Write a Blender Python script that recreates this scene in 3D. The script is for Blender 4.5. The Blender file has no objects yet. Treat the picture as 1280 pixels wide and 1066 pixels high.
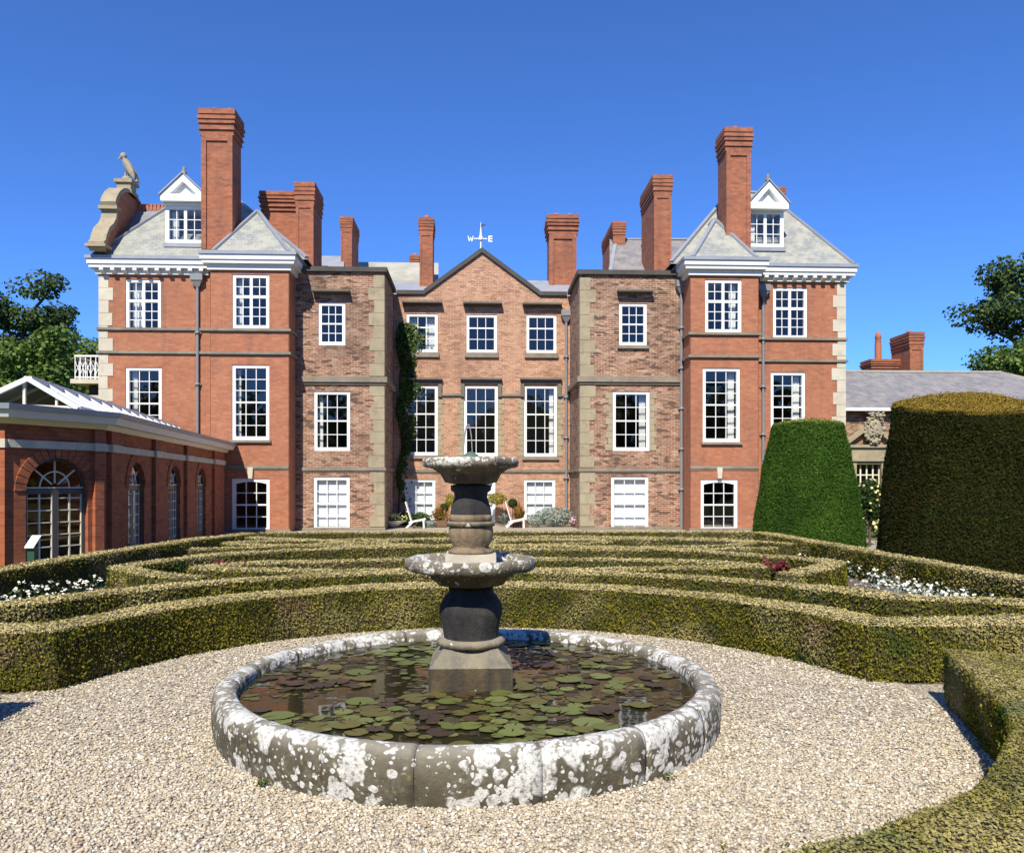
import bpy, bmesh, math, random
import numpy as np
from mathutils import Vector, Matrix, noise as mnoise
random.seed(7)
rng = np.random.default_rng(11)
R = math.radians
sc = bpy.context.scene
col = sc.collection

# ------------------------------------------------------------------ camera, sky, sun, exposure
FPX, HOR, CAMZ = 1000.0, 605.0, 1.7
YAW = math.atan(43 / FPX)
cam_d = bpy.data.cameras.new("camera")
cam = bpy.data.objects.new("camera", cam_d)
col.objects.link(cam)
cam.location = (0, 0, CAMZ)
cam.rotation_euler = (R(90), 0, -YAW)
cam_d.sensor_width = 36
cam_d.lens = 36 * FPX / 1280
cam_d.shift_y = (HOR - 533) / 1280
cam_d.clip_start = 0.05
cam_d.clip_end = 3000
sc.camera = cam
SUN = Vector((-.25, -1.0, 1.08)).normalized()          # towards the sun
w = bpy.data.worlds.new("World")
sc.world = w
w.use_nodes = True
wn = w.node_tree
sky = wn.nodes.new("ShaderNodeTexSky")
sky.sky_type = 'NISHITA'
sky.sun_disc = False
sky.sun_elevation = math.asin(SUN.z)
sky.sun_rotation = math.atan2(SUN.x, SUN.y)
sky.altitude = 2500
sky.air_density = 1.0
sky.dust_density = 0.0
sky.ozone_density = 10.0
bg = wn.nodes["Background"]
bg.inputs[1].default_value = 0.098
tint = wn.nodes.new("ShaderNodeMix"); tint.data_type = 'RGBA'; tint.blend_type = 'MULTIPLY'   # deep summer blue of the photograph
tint.inputs[0].default_value = 1.0
tint.inputs[7].default_value = (.95, 1.25, 1.62, 1)
wn.links.new(sky.outputs[0], tint.inputs[6]); wn.links.new(tint.outputs[2], bg.inputs[0])
sun_d = bpy.data.lights.new("sun", 'SUN')
sun_d.energy = 5.0
sun_d.angle = R(.53)
sun_d.color = (1, .935, .80)
sun = bpy.data.objects.new("sun", sun_d)
col.objects.link(sun)
sun.location = (-20, -40, 60)
sun.rotation_euler = SUN.to_track_quat('Z', 'Y').to_euler()
sc.view_settings.view_transform = 'Standard'
sc.view_settings.look = 'None'
sc.view_settings.gamma = 1
sc.view_settings.use_curve_mapping = False
sc.view_settings.exposure = 0.48
sc.cycles.use_denoising = True
sc.cycles.max_bounces = 7
sc.cycles.transparent_max_bounces = 12
sc.cycles.caustics_reflective = False
sc.cycles.caustics_refractive = False

CY, SY = math.cos(YAW), math.sin(YAW)
def ray(px, py):
    u, v = (px - 640) / FPX, (HOR - py) / FPX
    return Vector((u * CY + SY, CY - u * SY, v))
def at(px, py, Y):
    """surveyed point: the spot of the plane at distance Y that was measured at (px, py)"""
    d = ray(px, py); t = Y / d.y
    return Vector((d.x * t, Y, CAMZ + d.z * t))
def ax(px, Y): return at(px, 0, Y).x
def az(px, py, Y): return at(px, py, Y).z
def gnd(px, py, z=0.0):
    d = ray(px, py); t = (z - CAMZ) / d.z
    return Vector((d.x * t, d.y * t, z))

# ------------------------------------------------------------------ materials
class NT:
    def __init__(s, name):
        s.m = bpy.data.materials.new(name); s.m.use_nodes = True
        s.t = s.m.node_tree; s.b = s.t.nodes["Principled BSDF"]; s.out = s.t.nodes["Material Output"]
    def n(s, typ, **k):
        nd = s.t.nodes.new(typ)
        for a, v in k.items(): setattr(nd, a, v)
        return nd
    def l(s, a, b): s.t.links.new(a, b)
    def set(s, **k):
        for a, v in k.items():
            i = s.b.inputs[a.replace('_', ' ')]
            i.default_value = v
    def obj(s):
        return s.n("ShaderNodeTexCoord").outputs["Object"]
    def noise(s, scale, detail=4, rough=.55, vec=None, dist=0.0):
        nd = s.n("ShaderNodeTexNoise"); nd.inputs["Scale"].default_value = scale
        nd.inputs["Detail"].default_value = detail; nd.inputs["Roughness"].default_value = rough
        nd.inputs["Distortion"].default_value = dist
        s.l(vec if vec is not None else s.obj(), nd.inputs["Vector"])
        return nd.outputs["Fac"]
    def ramp(s, fac, stops, interp='LINEAR'):
        nd = s.n("ShaderNodeValToRGB"); nd.color_ramp.interpolation = interp
        e = nd.color_ramp.elements
        while len(e) < len(stops): e.new(.5)
        for i, (p, c) in enumerate(stops):
            e[i].position = p
            e[i].color = (c, c, c, 1) if not hasattr(c, '__len__') else (*c[:3], 1)
        s.l(fac, nd.inputs[0]); return nd.outputs["Color"]
    def mix(s, fac, a, b, blend='MIX'):
        nd = s.n("ShaderNodeMix", data_type='RGBA', blend_type=blend)
        for sock, v in ((nd.inputs[0], fac), (nd.inputs[6], a), (nd.inputs[7], b)):
            if hasattr(v, 'links') or hasattr(v, 'is_linked'): s.l(v, sock)
            elif hasattr(v, '__len__'): sock.default_value = (*v[:3], 1)
            else: sock.default_value = v
        return nd.outputs[2]
    def math(s, op, a, b=0.0):
        nd = s.n("ShaderNodeMath", operation=op)
        for sock, v in ((nd.inputs[0], a), (nd.inputs[1], b)):
            if hasattr(v, 'is_linked'): s.l(v, sock)
            else: sock.default_value = v
        return nd.outputs[0]
    def color(s, c):
        if hasattr(c, 'is_linked'): s.l(c, s.b.inputs["Base Color"])
        else: s.b.inputs["Base Color"].default_value = (*c[:3], 1)
    def bump(s, h, strength=.3, dist=.01):
        nd = s.n("ShaderNodeBump"); nd.inputs["Strength"].default_value = strength
        nd.inputs["Distance"].default_value = dist
        s.l(h, nd.inputs["Height"]); s.l(nd.outputs[0], s.b.inputs["Normal"])

def planar(t, kx=1.0, ky=1.0):
    sp = t.n("ShaderNodeSeparateXYZ"); t.l(t.obj(), sp.inputs[0])
    u = t.math('ADD', t.math('MULTIPLY', sp.outputs[0], kx), t.math('MULTIPLY', sp.outputs[1], ky))
    cb = t.n("ShaderNodeCombineXYZ"); t.l(u, cb.inputs[0]); t.l(sp.outputs[2], cb.inputs[1])
    return cb.outputs[0]

def brick_mat(name, c1, c2, mortar, dark, light, amt_dark=.5, amt_light=.3, msize=.009, kx=1.0, ky=1.0, patch=.45, soot=.35):
    t = NT(name); v = planar(t, kx, ky)
    b = t.n("ShaderNodeTexBrick"); b.offset = .5
    t.l(v, b.inputs["Vector"])
    b.inputs["Color1"].default_value = (*c1, 1); b.inputs["Color2"].default_value = (*c2, 1)
    b.inputs["Mortar"].default_value = (*mortar, 1)
    b.inputs["Scale"].default_value = 1; b.inputs["Mortar Size"].default_value = msize
    b.inputs["Mortar Smooth"].default_value = .2; b.inputs["Bias"].default_value = 0
    b.inputs["Brick Width"].default_value = .23; b.inputs["Row Height"].default_value = .076
    # single bricks burnt dark or pale: noise sampled in cells of a brick
    mp = t.n("ShaderNodeMapping"); mp.inputs["Scale"].default_value = (4.3, 13.1, 1); t.l(v, mp.inputs[0])
    vo = t.n("ShaderNodeTexVoronoi"); vo.inputs["Scale"].default_value = 1; t.l(mp.outputs[0], vo.inputs["Vector"])
    sp = t.n("ShaderNodeSeparateColor"); t.l(vo.outputs["Color"], sp.inputs[0])
    big = t.noise(.55, 5, .65)
    c = t.mix(t.math('MULTIPLY', t.ramp(sp.outputs[0], [(.72, 0), (.8, 1)]), amt_dark), b.outputs["Color"], dark)
    c = t.mix(t.math('MULTIPLY', t.ramp(sp.outputs[1], [(.78, 0), (.86, 1)]), amt_light), c, light)
    c = t.mix(t.math('MULTIPLY', t.ramp(big, [(.5, 0), (.68, 1)]), patch), c, dark)
    c = t.mix(t.math('MULTIPLY', t.ramp(t.noise(.9, 4, .6, dist=.4), [(.55, 0), (.7, 1)]), patch * .6), c, light)
    c = t.mix(t.math('MULTIPLY', t.ramp(t.noise(9, 3), [(.3, 0), (.75, 1)]), .22), c, (.05, .04, .035))
    ms = t.n("ShaderNodeMapping"); ms.inputs["Scale"].default_value = (1.5, .16, 1); t.l(v, ms.inputs[0])
    c = t.mix(t.math('MULTIPLY', t.ramp(t.noise(1.3, 5, .62, ms.outputs[0]), [(.52, 0), (.72, 1)]), soot), c, (.085, .06, .05))   # soot and run-off
    t.color(c); t.set(Roughness=.9)
    t.bump(b.outputs["Fac"], -.35, .012)
    return t.m

M = {}
M['brick_red'] = brick_mat('brick_red', (.43, .160, .078), (.36, .122, .060), (.34, .18, .115), (.22, .085, .05), (.52, .24, .13), .25, .25, .006, patch=.25)
M['brick_old'] = brick_mat('brick_old', (.32, .142, .076), (.21, .085, .047), (.44, .345, .25), (.07, .042, .03), (.52, .36, .25), .8, .6, .010, patch=.55)
M['brick_mid'] = brick_mat('brick_mid', (.47, .235, .135), (.37, .165, .095), (.52, .38, .26), (.22, .105, .065), (.60, .39, .25), .5, .45, .010, patch=.35)
M['brick_glass_house'] = brick_mat('brick_glass_house', (.40, .105, .035), (.31, .075, .026), (.30, .14, .08), (.15, .05, .028), (.50, .18, .08), .5, .3, .007, .5, 1.0, patch=.2)
M['brick_stack'] = brick_mat('brick_stack', (.40, .135, .062), (.32, .10, .048), (.27, .13, .08), (.11, .05, .035), (.48, .19, .10), .35, .25, .006, patch=.5)

def stone_mat(name, a, b, stain=(.10, .09, .07), amt=.4, sc_=1.6):
    t = NT(name)
    c = t.mix(t.ramp(t.noise(sc_, 5, .6), [(.35, 0), (.65, 1)]), a, b)
    c = t.mix(t.math('MULTIPLY', t.ramp(t.noise(3.1, 6, .7, dist=.5), [(.52, 0), (.7, 1)]), amt), c, stain)
    c = t.mix(t.math('MULTIPLY', t.noise(40, 2), .25), c, (.2, .18, .15))
    t.color(c); t.set(Roughness=.88); t.bump(t.noise(25, 4), .25, .02)
    return t.m
M['stone'] = stone_mat('sandstone', (.38, .32, .205), (.29, .24, .15), amt=.5)
M['stone_pale'] = stone_mat('pale_stone', (.62, .57, .45), (.52, .47, .36), amt=.25)
M['stone_string'] = stone_mat('string_stone', (.27, .225, .165), (.18, .15, .11), amt=.6)
M['stone_shaded'] = stone_mat('shaded_hood', (.16, .14, .11), (.10, .09, .075), amt=.4)  # hood stone darkened to carry the shadow beneath the thin ledge
M['stone_dark'] = stone_mat('dark_coping', (.06, .055, .05), (.035, .033, .03), amt=.2)
M['stone_arms'] = stone_mat('carved_stone', (.40, .34, .24), (.28, .24, .17), amt=.5, sc_=6)

def plain(name, c, rough=.5, var=.12, scale=6, metal=0.0, bump=0.0):
    t = NT(name)
    t.color(t.mix(t.math('MULTIPLY', t.ramp(t.noise(scale, 5, .6), [(.3, 0), (.75, 1)]), var * 2), c, tuple(x * .62 for x in c)))
    t.set(Roughness=rough, Metallic=metal)
    if bump: t.bump(t.noise(scale * 5, 3), bump, .01)
    return t.m
M['white'] = plain('white_paint', (.80, .80, .78), .45, .06, 3)
M['white_old'] = plain('weathered_white_paint', (.72, .72, .69), .55, .16, 2)
M['lead'] = plain('lead', (.30, .32, .36), .45, .3, 2, .0)
M['lead_pale'] = plain('stained_roof_render', (.40, .385, .33), .8, .5, 1.6)
M['iron'] = plain('grey_iron', (.22, .22, .23), .5, .2, 5)
M['black_iron'] = plain('black_iron', (.02, .02, .022), .5, .2, 5)
M['terracotta'] = plain('terracotta', (.42, .14, .07), .8, .2, 8)
M['room'] = plain('room_plaster', (.34, .29, .23), .9, .1, 1)
M['floor_wood'] = plain('room_floor', (.10, .06, .035), .6, .2, 4)
M['curtain'] = plain('curtain_cloth', (.72, .70, .66), .9, .1, 6)
M['shutter'] = plain('white_shutter', (.86, .86, .85), .6, .04, 3)
M['door_frame'] = plain('dark_door_paint', (.085, .075, .07), .5, .25, 5)
M['cream'] = plain('cream_paint', (.74, .69, .54), .5, .12, 5)
M['bark'] = plain('bark', (.10, .075, .05), .95, .4, 5, bump=.5)
M['sign_green'] = plain('green_paint', (.02, .07, .035), .5, .1, 5)
M['sign_face'] = plain('sign_face', (.62, .70, .60), .4, .1, 9)
M['wicker'] = plain('timber_trough', (.16, .09, .05), .8, .3, 9)

def slate_mat(name, a, b, c3, blotch):
    t = NT(name)
    sp = t.n("ShaderNodeSeparateXYZ"); t.l(t.obj(), sp.inputs[0])
    cb = t.n("ShaderNodeCombineXYZ")
    t.l(t.math('ADD', sp.outputs[0], t.math('MULTIPLY', sp.outputs[1], .37)), cb.inputs[0])
    t.l(t.math('MULTIPLY', sp.outputs[2], 1.25), cb.inputs[1])
    bk = t.n("ShaderNodeTexBrick"); bk.offset = .5; t.l(cb.outputs[0], bk.inputs["Vector"])
    bk.inputs["Scale"].default_value = 1; bk.inputs["Brick Width"].default_value = .24; bk.inputs["Row Height"].default_value = .15
    bk.inputs["Mortar Size"].default_value = .006; bk.inputs["Mortar"].default_value = (*[x * .42 for x in a], 1)
    bk.inputs["Color1"].default_value = (*a, 1); bk.inputs["Color2"].default_value = (*b, 1)
    c = t.mix(t.math('MULTIPLY', t.ramp(t.noise(1.9, 6, .75), [(.42, 0), (.60, 1)]), blotch), bk.outputs["Color"], c3)
    c = t.mix(t.math('MULTIPLY', t.ramp(t.noise(3.5, 4, .6, dist=1), [(.58, 0), (.7, 1)]), .5 * blotch), c, (.12, .12, .10))
    t.color(c); t.set(Roughness=.6); t.bump(bk.outputs["Fac"], -.5, .02)
    return t.m
M['slate_pale'] = slate_mat('lichened_slate', (.29, .30, .275), (.22, .23, .22), (.42, .40, .31), .6)
M['slate_shaded'] = slate_mat('shaded_slate', (.20, .215, .24), (.16, .175, .20), (.24, .245, .25), .6)  # darker, bluer copy for side and rear slopes: shade put into the colour
M['slate_grey'] = slate_mat('grey_slate', (.21, .205, .22), (.16, .158, .17), (.30, .27, .24), .7)

def glass_mat(name, tint=(.86, .90, .92), refl=1.0, wob=.05):
    t = NT(name); t.t.nodes.remove(t.b)
    tr = t.n("ShaderNodeBsdfTransparent"); tr.inputs[0].default_value = (*tint, 1)
    gl = t.n("ShaderNodeBsdfGlossy"); gl.inputs["Roughness"].default_value = .015
    bp = t.n("ShaderNodeBump"); bp.inputs["Strength"].default_value = wob; bp.inputs["Distance"].default_value = .02
    nz = t.n("ShaderNodeTexNoise"); nz.inputs["Scale"].default_value = 2.2
    t.l(t.n("ShaderNodeNewGeometry").outputs["Position"], nz.inputs["Vector"]); t.l(nz.outputs["Fac"], bp.inputs["Height"])
    t.l(bp.outputs[0], gl.inputs["Normal"])
    fr = t.n("ShaderNodeLayerWeight"); fr.inputs[0].default_value = .5
    mx = t.n("ShaderNodeMixShader")
    mm = t.math('ADD', t.math('MULTIPLY', t.math('POWER', fr.outputs["Facing"], 5.0), .9), .072 * refl)
    t.l(mm, mx.inputs[0]); t.l(tr.outputs[0], mx.inputs[1]); t.l(gl.outputs[0], mx.inputs[2])
    t.l(mx.outputs[0], t.out.inputs[0])
    return t.m
M['glass'] = glass_mat('window_glass')
M['roof_glass'] = plain('dusty_roof_glass', (.26, .27, .27), .15, .3, 3)

def leaf_mat(name, cols, top=None, trans=.25, nscale=1.2, rough=.55, patches=()):
    """per-leaf colour from the island, drifting over the plant; leaves of the clipped top carry attribute dry"""
    t = NT(name)
    g = t.n("ShaderNodeNewGeometry")
    c = t.ramp(g.outputs["Random Per Island"], [(i / max(1, len(cols) - 1), cc) for i, cc in enumerate(cols)])
    f = t.ramp(t.noise(nscale, 4, .6), [(.38, 0), (.66, 1)])
    c = t.mix(t.math('MULTIPLY', f, .6), c, cols[0])
    for k, (s_, lo, hi, pc) in enumerate(patches):      # living green clumps, thin brown spots
        mp = t.n("ShaderNodeMapping"); mp.inputs["Location"].default_value = (k * 7.3, k * 3.1, k); t.l(t.obj(), mp.inputs[0])
        pr = t.n("ShaderNodeMixRGB"); pr.blend_type = 'MULTIPLY'; pr.inputs[0].default_value = 1
        t.l(t.ramp(g.outputs["Random Per Island"], [(0, .55), (1, 1.35)]), pr.inputs[1]); pr.inputs[2].default_value = (*pc, 1)
        c = t.mix(t.ramp(t.noise(s_, 4, .6, mp.outputs[0]), [(lo, 0), (hi, .9)]), c, pr.outputs[0])
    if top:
        a = t.n("ShaderNodeAttribute"); a.attribute_name = "top_mix"
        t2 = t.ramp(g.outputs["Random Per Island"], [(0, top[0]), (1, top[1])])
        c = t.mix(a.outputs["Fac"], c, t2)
    t.color(c); t.set(Roughness=rough)
    t.b.inputs["Specular IOR Level"].default_value = .15
    tl = t.n("ShaderNodeBsdfTranslucent"); t.l(c, tl.inputs[0])
    mx = t.n("ShaderNodeMixShader"); mx.inputs[0].default_value = trans
    t.l(t.b.outputs[0], mx.inputs[1]); t.l(tl.outputs[0], mx.inputs[2]); t.l(mx.outputs[0], t.out.inputs[0])
    return t.m
M['box_leaf'] = leaf_mat('box_leaves', [(.030, .048, .004), (.18, .175, .014), (.36, .285, .040), (.12, .155, .012)], ((.82, .66, .36), (.60, .51, .21)), nscale=2.2, rough=.8, patches=((1.7, .56, .66, (.045, .10, .014)), (1.3, .60, .70, (.30, .20, .11))))  # tops: dry clipped tan, with light put into the colour beyond straw
M['twig'] = plain('hedge_twigs', (.045, .038, .016), .95, .4, 12)
M['yew_green'] = leaf_mat('yew_green', [(.022, .060, .006), (.055, .125, .012), (.10, .19, .024)], ((.20, .22, .04), (.30, .27, .06)), .15, 1.0, .8)
M['yew_dark'] = leaf_mat('yew_dark', [(.010, .014, .002), (.027, .030, .004), (.060, .050, .006)], ((.24, .165, .025), (.34, .23, .04)), .1, .8, .85, patches=((.8, .60, .78, (.060, .044, .006)), (1.1, .58, .7, (.022, .036, .006))))
M['yew_core'] = plain('yew_core', (.010, .014, .006), .95, .3, 6)
M['tree_leaf'] = leaf_mat('tree_leaves', [(.05, .10, .018), (.15, .23, .045), (.25, .33, .08)], None, .3, .25)
M['tree_leaf_dark'] = leaf_mat('tree_leaves_dark', [(.03, .06, .018), (.085, .13, .034), (.15, .20, .055)], None, .25, .2)
M['ivy_leaf'] = leaf_mat('ivy_leaves', [(.02, .05, .01), (.06, .11, .02), (.16, .19, .04)], None, .3, 1.5)
M['grey_leaf'] = leaf_mat('silver_leaves', [(.26, .31, .26), (.42, .46, .40), (.20, .26, .18)], None, .2, 3)
M['rust_leaf'] = leaf_mat('rust_leaves', [(.26, .12, .03), (.42, .25, .06), (.16, .16, .03)], None, .3, 3)
M['gold_leaf'] = leaf_mat('gold_leaves', [(.30, .26, .03), (.45, .36, .05), (.15, .18, .03)], None, .3, 3)
M['dark_leaf'] = leaf_mat('dark_leaves', [(.015, .035, .01), (.04, .075, .018), (.07, .10, .03)], None, .2, 3)
M['petal_white'] = plain('white_petals', (.78, .77, .66), .7, .05, 20)
M['petal_red'] = plain('red_petals', (.12, .010, .014), .7, .3, 20)
M['petal_pink'] = plain('pink_petals', (.75, .50, .60), .7, .2, 20)
M['petal_yellow'] = plain('yellow_petals', (.80, .72, .30), .7, .1, 20)

def gravel_mat(name, island):
    t = NT(name)
    stops = [(0, (.51, .435, .295)), (.18, (.37, .295, .19)), (.36, (.59, .525, .38)), (.5, (.26, .23, .18)), (.62, (.50, .39, .26)), (.78, (.45, .40, .315)), (.9, (.80, .75, .62)), (1, (.14, .12, .10))]
    if island:
        g = t.n("ShaderNodeNewGeometry"); f = g.outputs["Random Per Island"]
        c = t.ramp(f, stops)
        c = t.mix(t.math('MULTIPLY', t.ramp(t.noise(.8, 4, .6), [(.4, 0), (.7, 1)]), .22), c, (.42, .37, .29))
    else:
        vo = t.n("ShaderNodeTexVoronoi"); vo.inputs["Scale"].default_value = 55; t.l(t.obj(), vo.inputs["Vector"])
        sp = t.n("ShaderNodeSeparateColor"); t.l(vo.outputs["Color"], sp.inputs[0])
        c = t.mix(t.ramp(vo.outputs["Distance"], [(.35, 0), (.75, 1)]), t.ramp(sp.outputs[0], stops), (.16, .13, .10))
        t.bump(vo.outputs["Distance"], -.7, .015)
    t.color(c); t.set(Roughness=.85)
    return t.m
M['gravel'] = gravel_mat('gravel_bed', False)
M['pebble'] = gravel_mat('gravel_stones', True)
t = NT('soil')
t.color(t.mix(t.ramp(t.noise(7, 6, .7), [(.35, 0), (.7, 1)]), (.085, .062, .045), (.17, .13, .10)))
t.set(Roughness=.95); t.bump(t.noise(30, 5), .8, .03); M['soil'] = t.m
t = NT('lawn_turf')
c = t.mix(t.ramp(t.noise(.6, 6, .65), [(.35, 0), (.68, 1)]), (.075, .105, .022), (.19, .175, .055))
c = t.mix(t.math('MULTIPLY', t.noise(45, 4), .5), c, (.05, .07, .015))
t.color(c); t.set(Roughness=.95); t.bump(t.noise(60, 3), .6, .03); M['lawn'] = t.m

def lichen_stone(name, base_a, base_b, lich_amt, lich_col=(.74, .73, .68), scale=5.5, dark=(.035, .03, .022), dark_amt=.6, topw=0.0, fine_lichen=True, crust=True):
    t = NT(name)
    c = t.mix(t.ramp(t.noise(3, 6, .65), [(.35, 0), (.68, 1)]), base_a, base_b)
    mp = t.n("ShaderNodeMapping"); mp.inputs["Scale"].default_value = (5, 5, .7); t.l(t.obj(), mp.inputs[0])
    streak = t.ramp(t.noise(1.6, 4, .6, mp.outputs[0]), [(.45, 0), (.66, 1)])
    c = t.mix(t.math('MULTIPLY', streak, dark_amt), c, dark)
    # lichen: round colonies of several sizes with ragged edges
    warp = t.n("ShaderNodeTexNoise"); warp.inputs["Scale"].default_value = 9; t.l(t.obj(), warp.inputs["Vector"])
    va = t.n("ShaderNodeVectorMath", operation='SCALE'); va.inputs["Scale"].default_value = .09; t.l(warp.outputs["Color"], va.inputs[0])
    vb = t.n("ShaderNodeVectorMath", operation='ADD'); t.l(t.obj(), vb.inputs[0]); t.l(va.outputs[0], vb.inputs[1])
    m = None
    region = t.noise(1.9, 3, .5)
    if topw:      # lichen and bleaching favour the rain-washed upper faces
        nz = t.n("ShaderNodeSeparateXYZ"); t.l(t.n("ShaderNodeNewGeometry").outputs["Normal"], nz.inputs[0])
        upf = t.math('MULTIPLY', t.math('MAXIMUM', nz.outputs[2], 0.0), topw)
        region = t.math('ADD', region, t.math('MULTIPLY', upf, .12))
        c = t.mix(upf, c, (.40, .375, .31))
    for s_, lo, k in ((scale, .36, .34), (scale * 2.3, .30, .30), (scale * 5, .25, .22))[:3 if fine_lichen else 2]:
        vo = t.n("ShaderNodeTexVoronoi"); vo.inputs["Scale"].default_value = s_; t.l(vb.outputs[0], vo.inputs["Vector"])
        sp = t.n("ShaderNodeSeparateColor"); t.l(vo.outputs["Color"], sp.inputs[0])
        rad = t.math('ADD', t.math('MULTIPLY', sp.outputs[0], k), t.math('MULTIPLY', t.math('SUBTRACT', region, .62 - lich_amt * .35), 1.3))
        f = t.ramp(t.math('SUBTRACT', rad, vo.outputs["Distance"]), [(-.0, 0), (.075, 1)])
        m = f if m is None else t.math('MAXIMUM', m, f)
    fine = t.ramp(t.noise(35, 4, .7), [(.36, .25), (.5, 1)])
    fac = t.math('MULTIPLY', m, fine)
    lc = t.mix(t.ramp(t.noise(11, 5, .7), [(.35, 0), (.65, 1)]), lich_col, tuple(x * .66 for x in lich_col))
    if crust: c = t.mix(t.math('MULTIPLY', t.ramp(t.noise(7, 5, .7, dist=.8), [(.5, 0), (.62, 1)]), .30), c, (.26, .245, .17))   # thin grey-green crust
    if crust: c = t.mix(t.math('MULTIPLY', t.ramp(t.noise(16, 4, .6), [(.60, 0), (.68, 1)]), .35), c, (.34, .26, .09))        # yellow specks
    t.color(t.mix(t.math('MULTIPLY', fac, .92), c, lc)); t.set(Roughness=.9)
    t.bump(t.math('ADD', t.noise(22, 5, .65), t.math('MULTIPLY', fac, .25)), .5, .03)
    return t.m
M['rim'] = lichen_stone('lichened_rim_stone', (.058, .048, .027), (.115, .098, .062), .82, topw=.5)
M['bowl'] = lichen_stone('lichened_bowl_stone', (.17, .135, .095), (.085, .072, .055), .25, scale=11, dark_amt=.75, topw=.25, fine_lichen=False)
M['urn'] = lichen_stone('stained_urn_stone', (.30, .22, .14), (.10, .085, .07), -.6, scale=10, dark=(.012, .012, .013), dark_amt=.85)
M['urn_pale'] = lichen_stone('pale_urn_stone', (.34, .25, .15), (.19, .14, .085), -.5, scale=10, dark=(.05, .04, .03), dark_amt=.7, crust=False)
M['lip'] = lichen_stone('lichened_lip_stone', (.20, .165, .115), (.10, .085, .065), .72, scale=10, dark_amt=.75, topw=.2)
M['wet_stone'] = lichen_stone('wet_black_stone', (.052, .047, .042), (.016, .016, .017), -.8, scale=10, dark=(.008, .008, .01), dark_amt=.8, crust=False)
M['plinth_face'] = lichen_stone('wet_plinth_stone', (.12, .088, .042), (.05, .038, .02), -.3, scale=9, dark_amt=.9, crust=False)
M['plinth'] = lichen_stone('brown_plinth_stone', (.19, .145, .08), (.085, .063, .034), -.05, scale=9, dark_amt=.9, topw=.4)
t = NT('pond_water'); t.color((.022, .021, .008)); t.set(Roughness=.03, IOR=1.33)
t.bump(t.noise(3.5, 3, .5), .06, .03); M['water'] = t.m
def lily(name, a, b):
    t = NT(name)
    oi = t.n("ShaderNodeObjectInfo")
    c = t.mix(oi.outputs["Random"], a, b)
    c = t.mix(t.math('MULTIPLY', t.ramp(t.noise(14, 4, .6), [(.4, 0), (.7, 1)]), .5), c, tuple(x * .5 for x in a))
    t.color(c); t.set(Roughness=.5); t.b.inputs['Specular IOR Level'].default_value = .3; return t.m
M['lily_green'] = lily('lily_green', (.10, .12, .026), (.17, .185, .055))
M['lily_olive'] = lily('lily_olive', (.13, .115, .028), (.09, .078, .022))
M['lily_brown'] = lily('lily_brown', (.075, .045, .024), (.045, .032, .018))
M['lily_gold'] = lily('lily_gold', (.30, .16, .03), (.22, .14, .04))
t = NT('water_jet'); t.color((.9, .93, .95)); t.set(Roughness=.05, IOR=1.33); t.b.inputs["Transmission Weight"].default_value = .85; M['jet'] = t.m
M['verdigris'] = plain('verdigris_bronze', (.09, .15, .11), .6, .4, 20)

# ------------------------------------------------------------------ mesh helpers
WL = {}
def wl(p): return WL.get(p.name, Vector((0, 0, 0))) if p else Vector((0, 0, 0))
def link(o, parent=None, loc=Vector((0, 0, 0))):
    col.objects.link(o)
    if parent: o.parent = parent
    o.location = Vector(loc) - wl(parent)
    WL[o.name] = Vector(loc)
    return o
def tag(o, label=None, cat=None, group=None, kind=None):
    if label: o["label"] = label
    if cat: o["category"] = cat
    if group: o["group"] = group
    if kind: o["kind"] = kind
    return o
def empty(name, loc):
    o = bpy.data.objects.new(name, None); o.empty_display_size = .2
    return link(o, None, loc)
def thing(name, loc, label, cat, group=None):
    return tag(empty(name, loc), label, cat, group)

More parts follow.
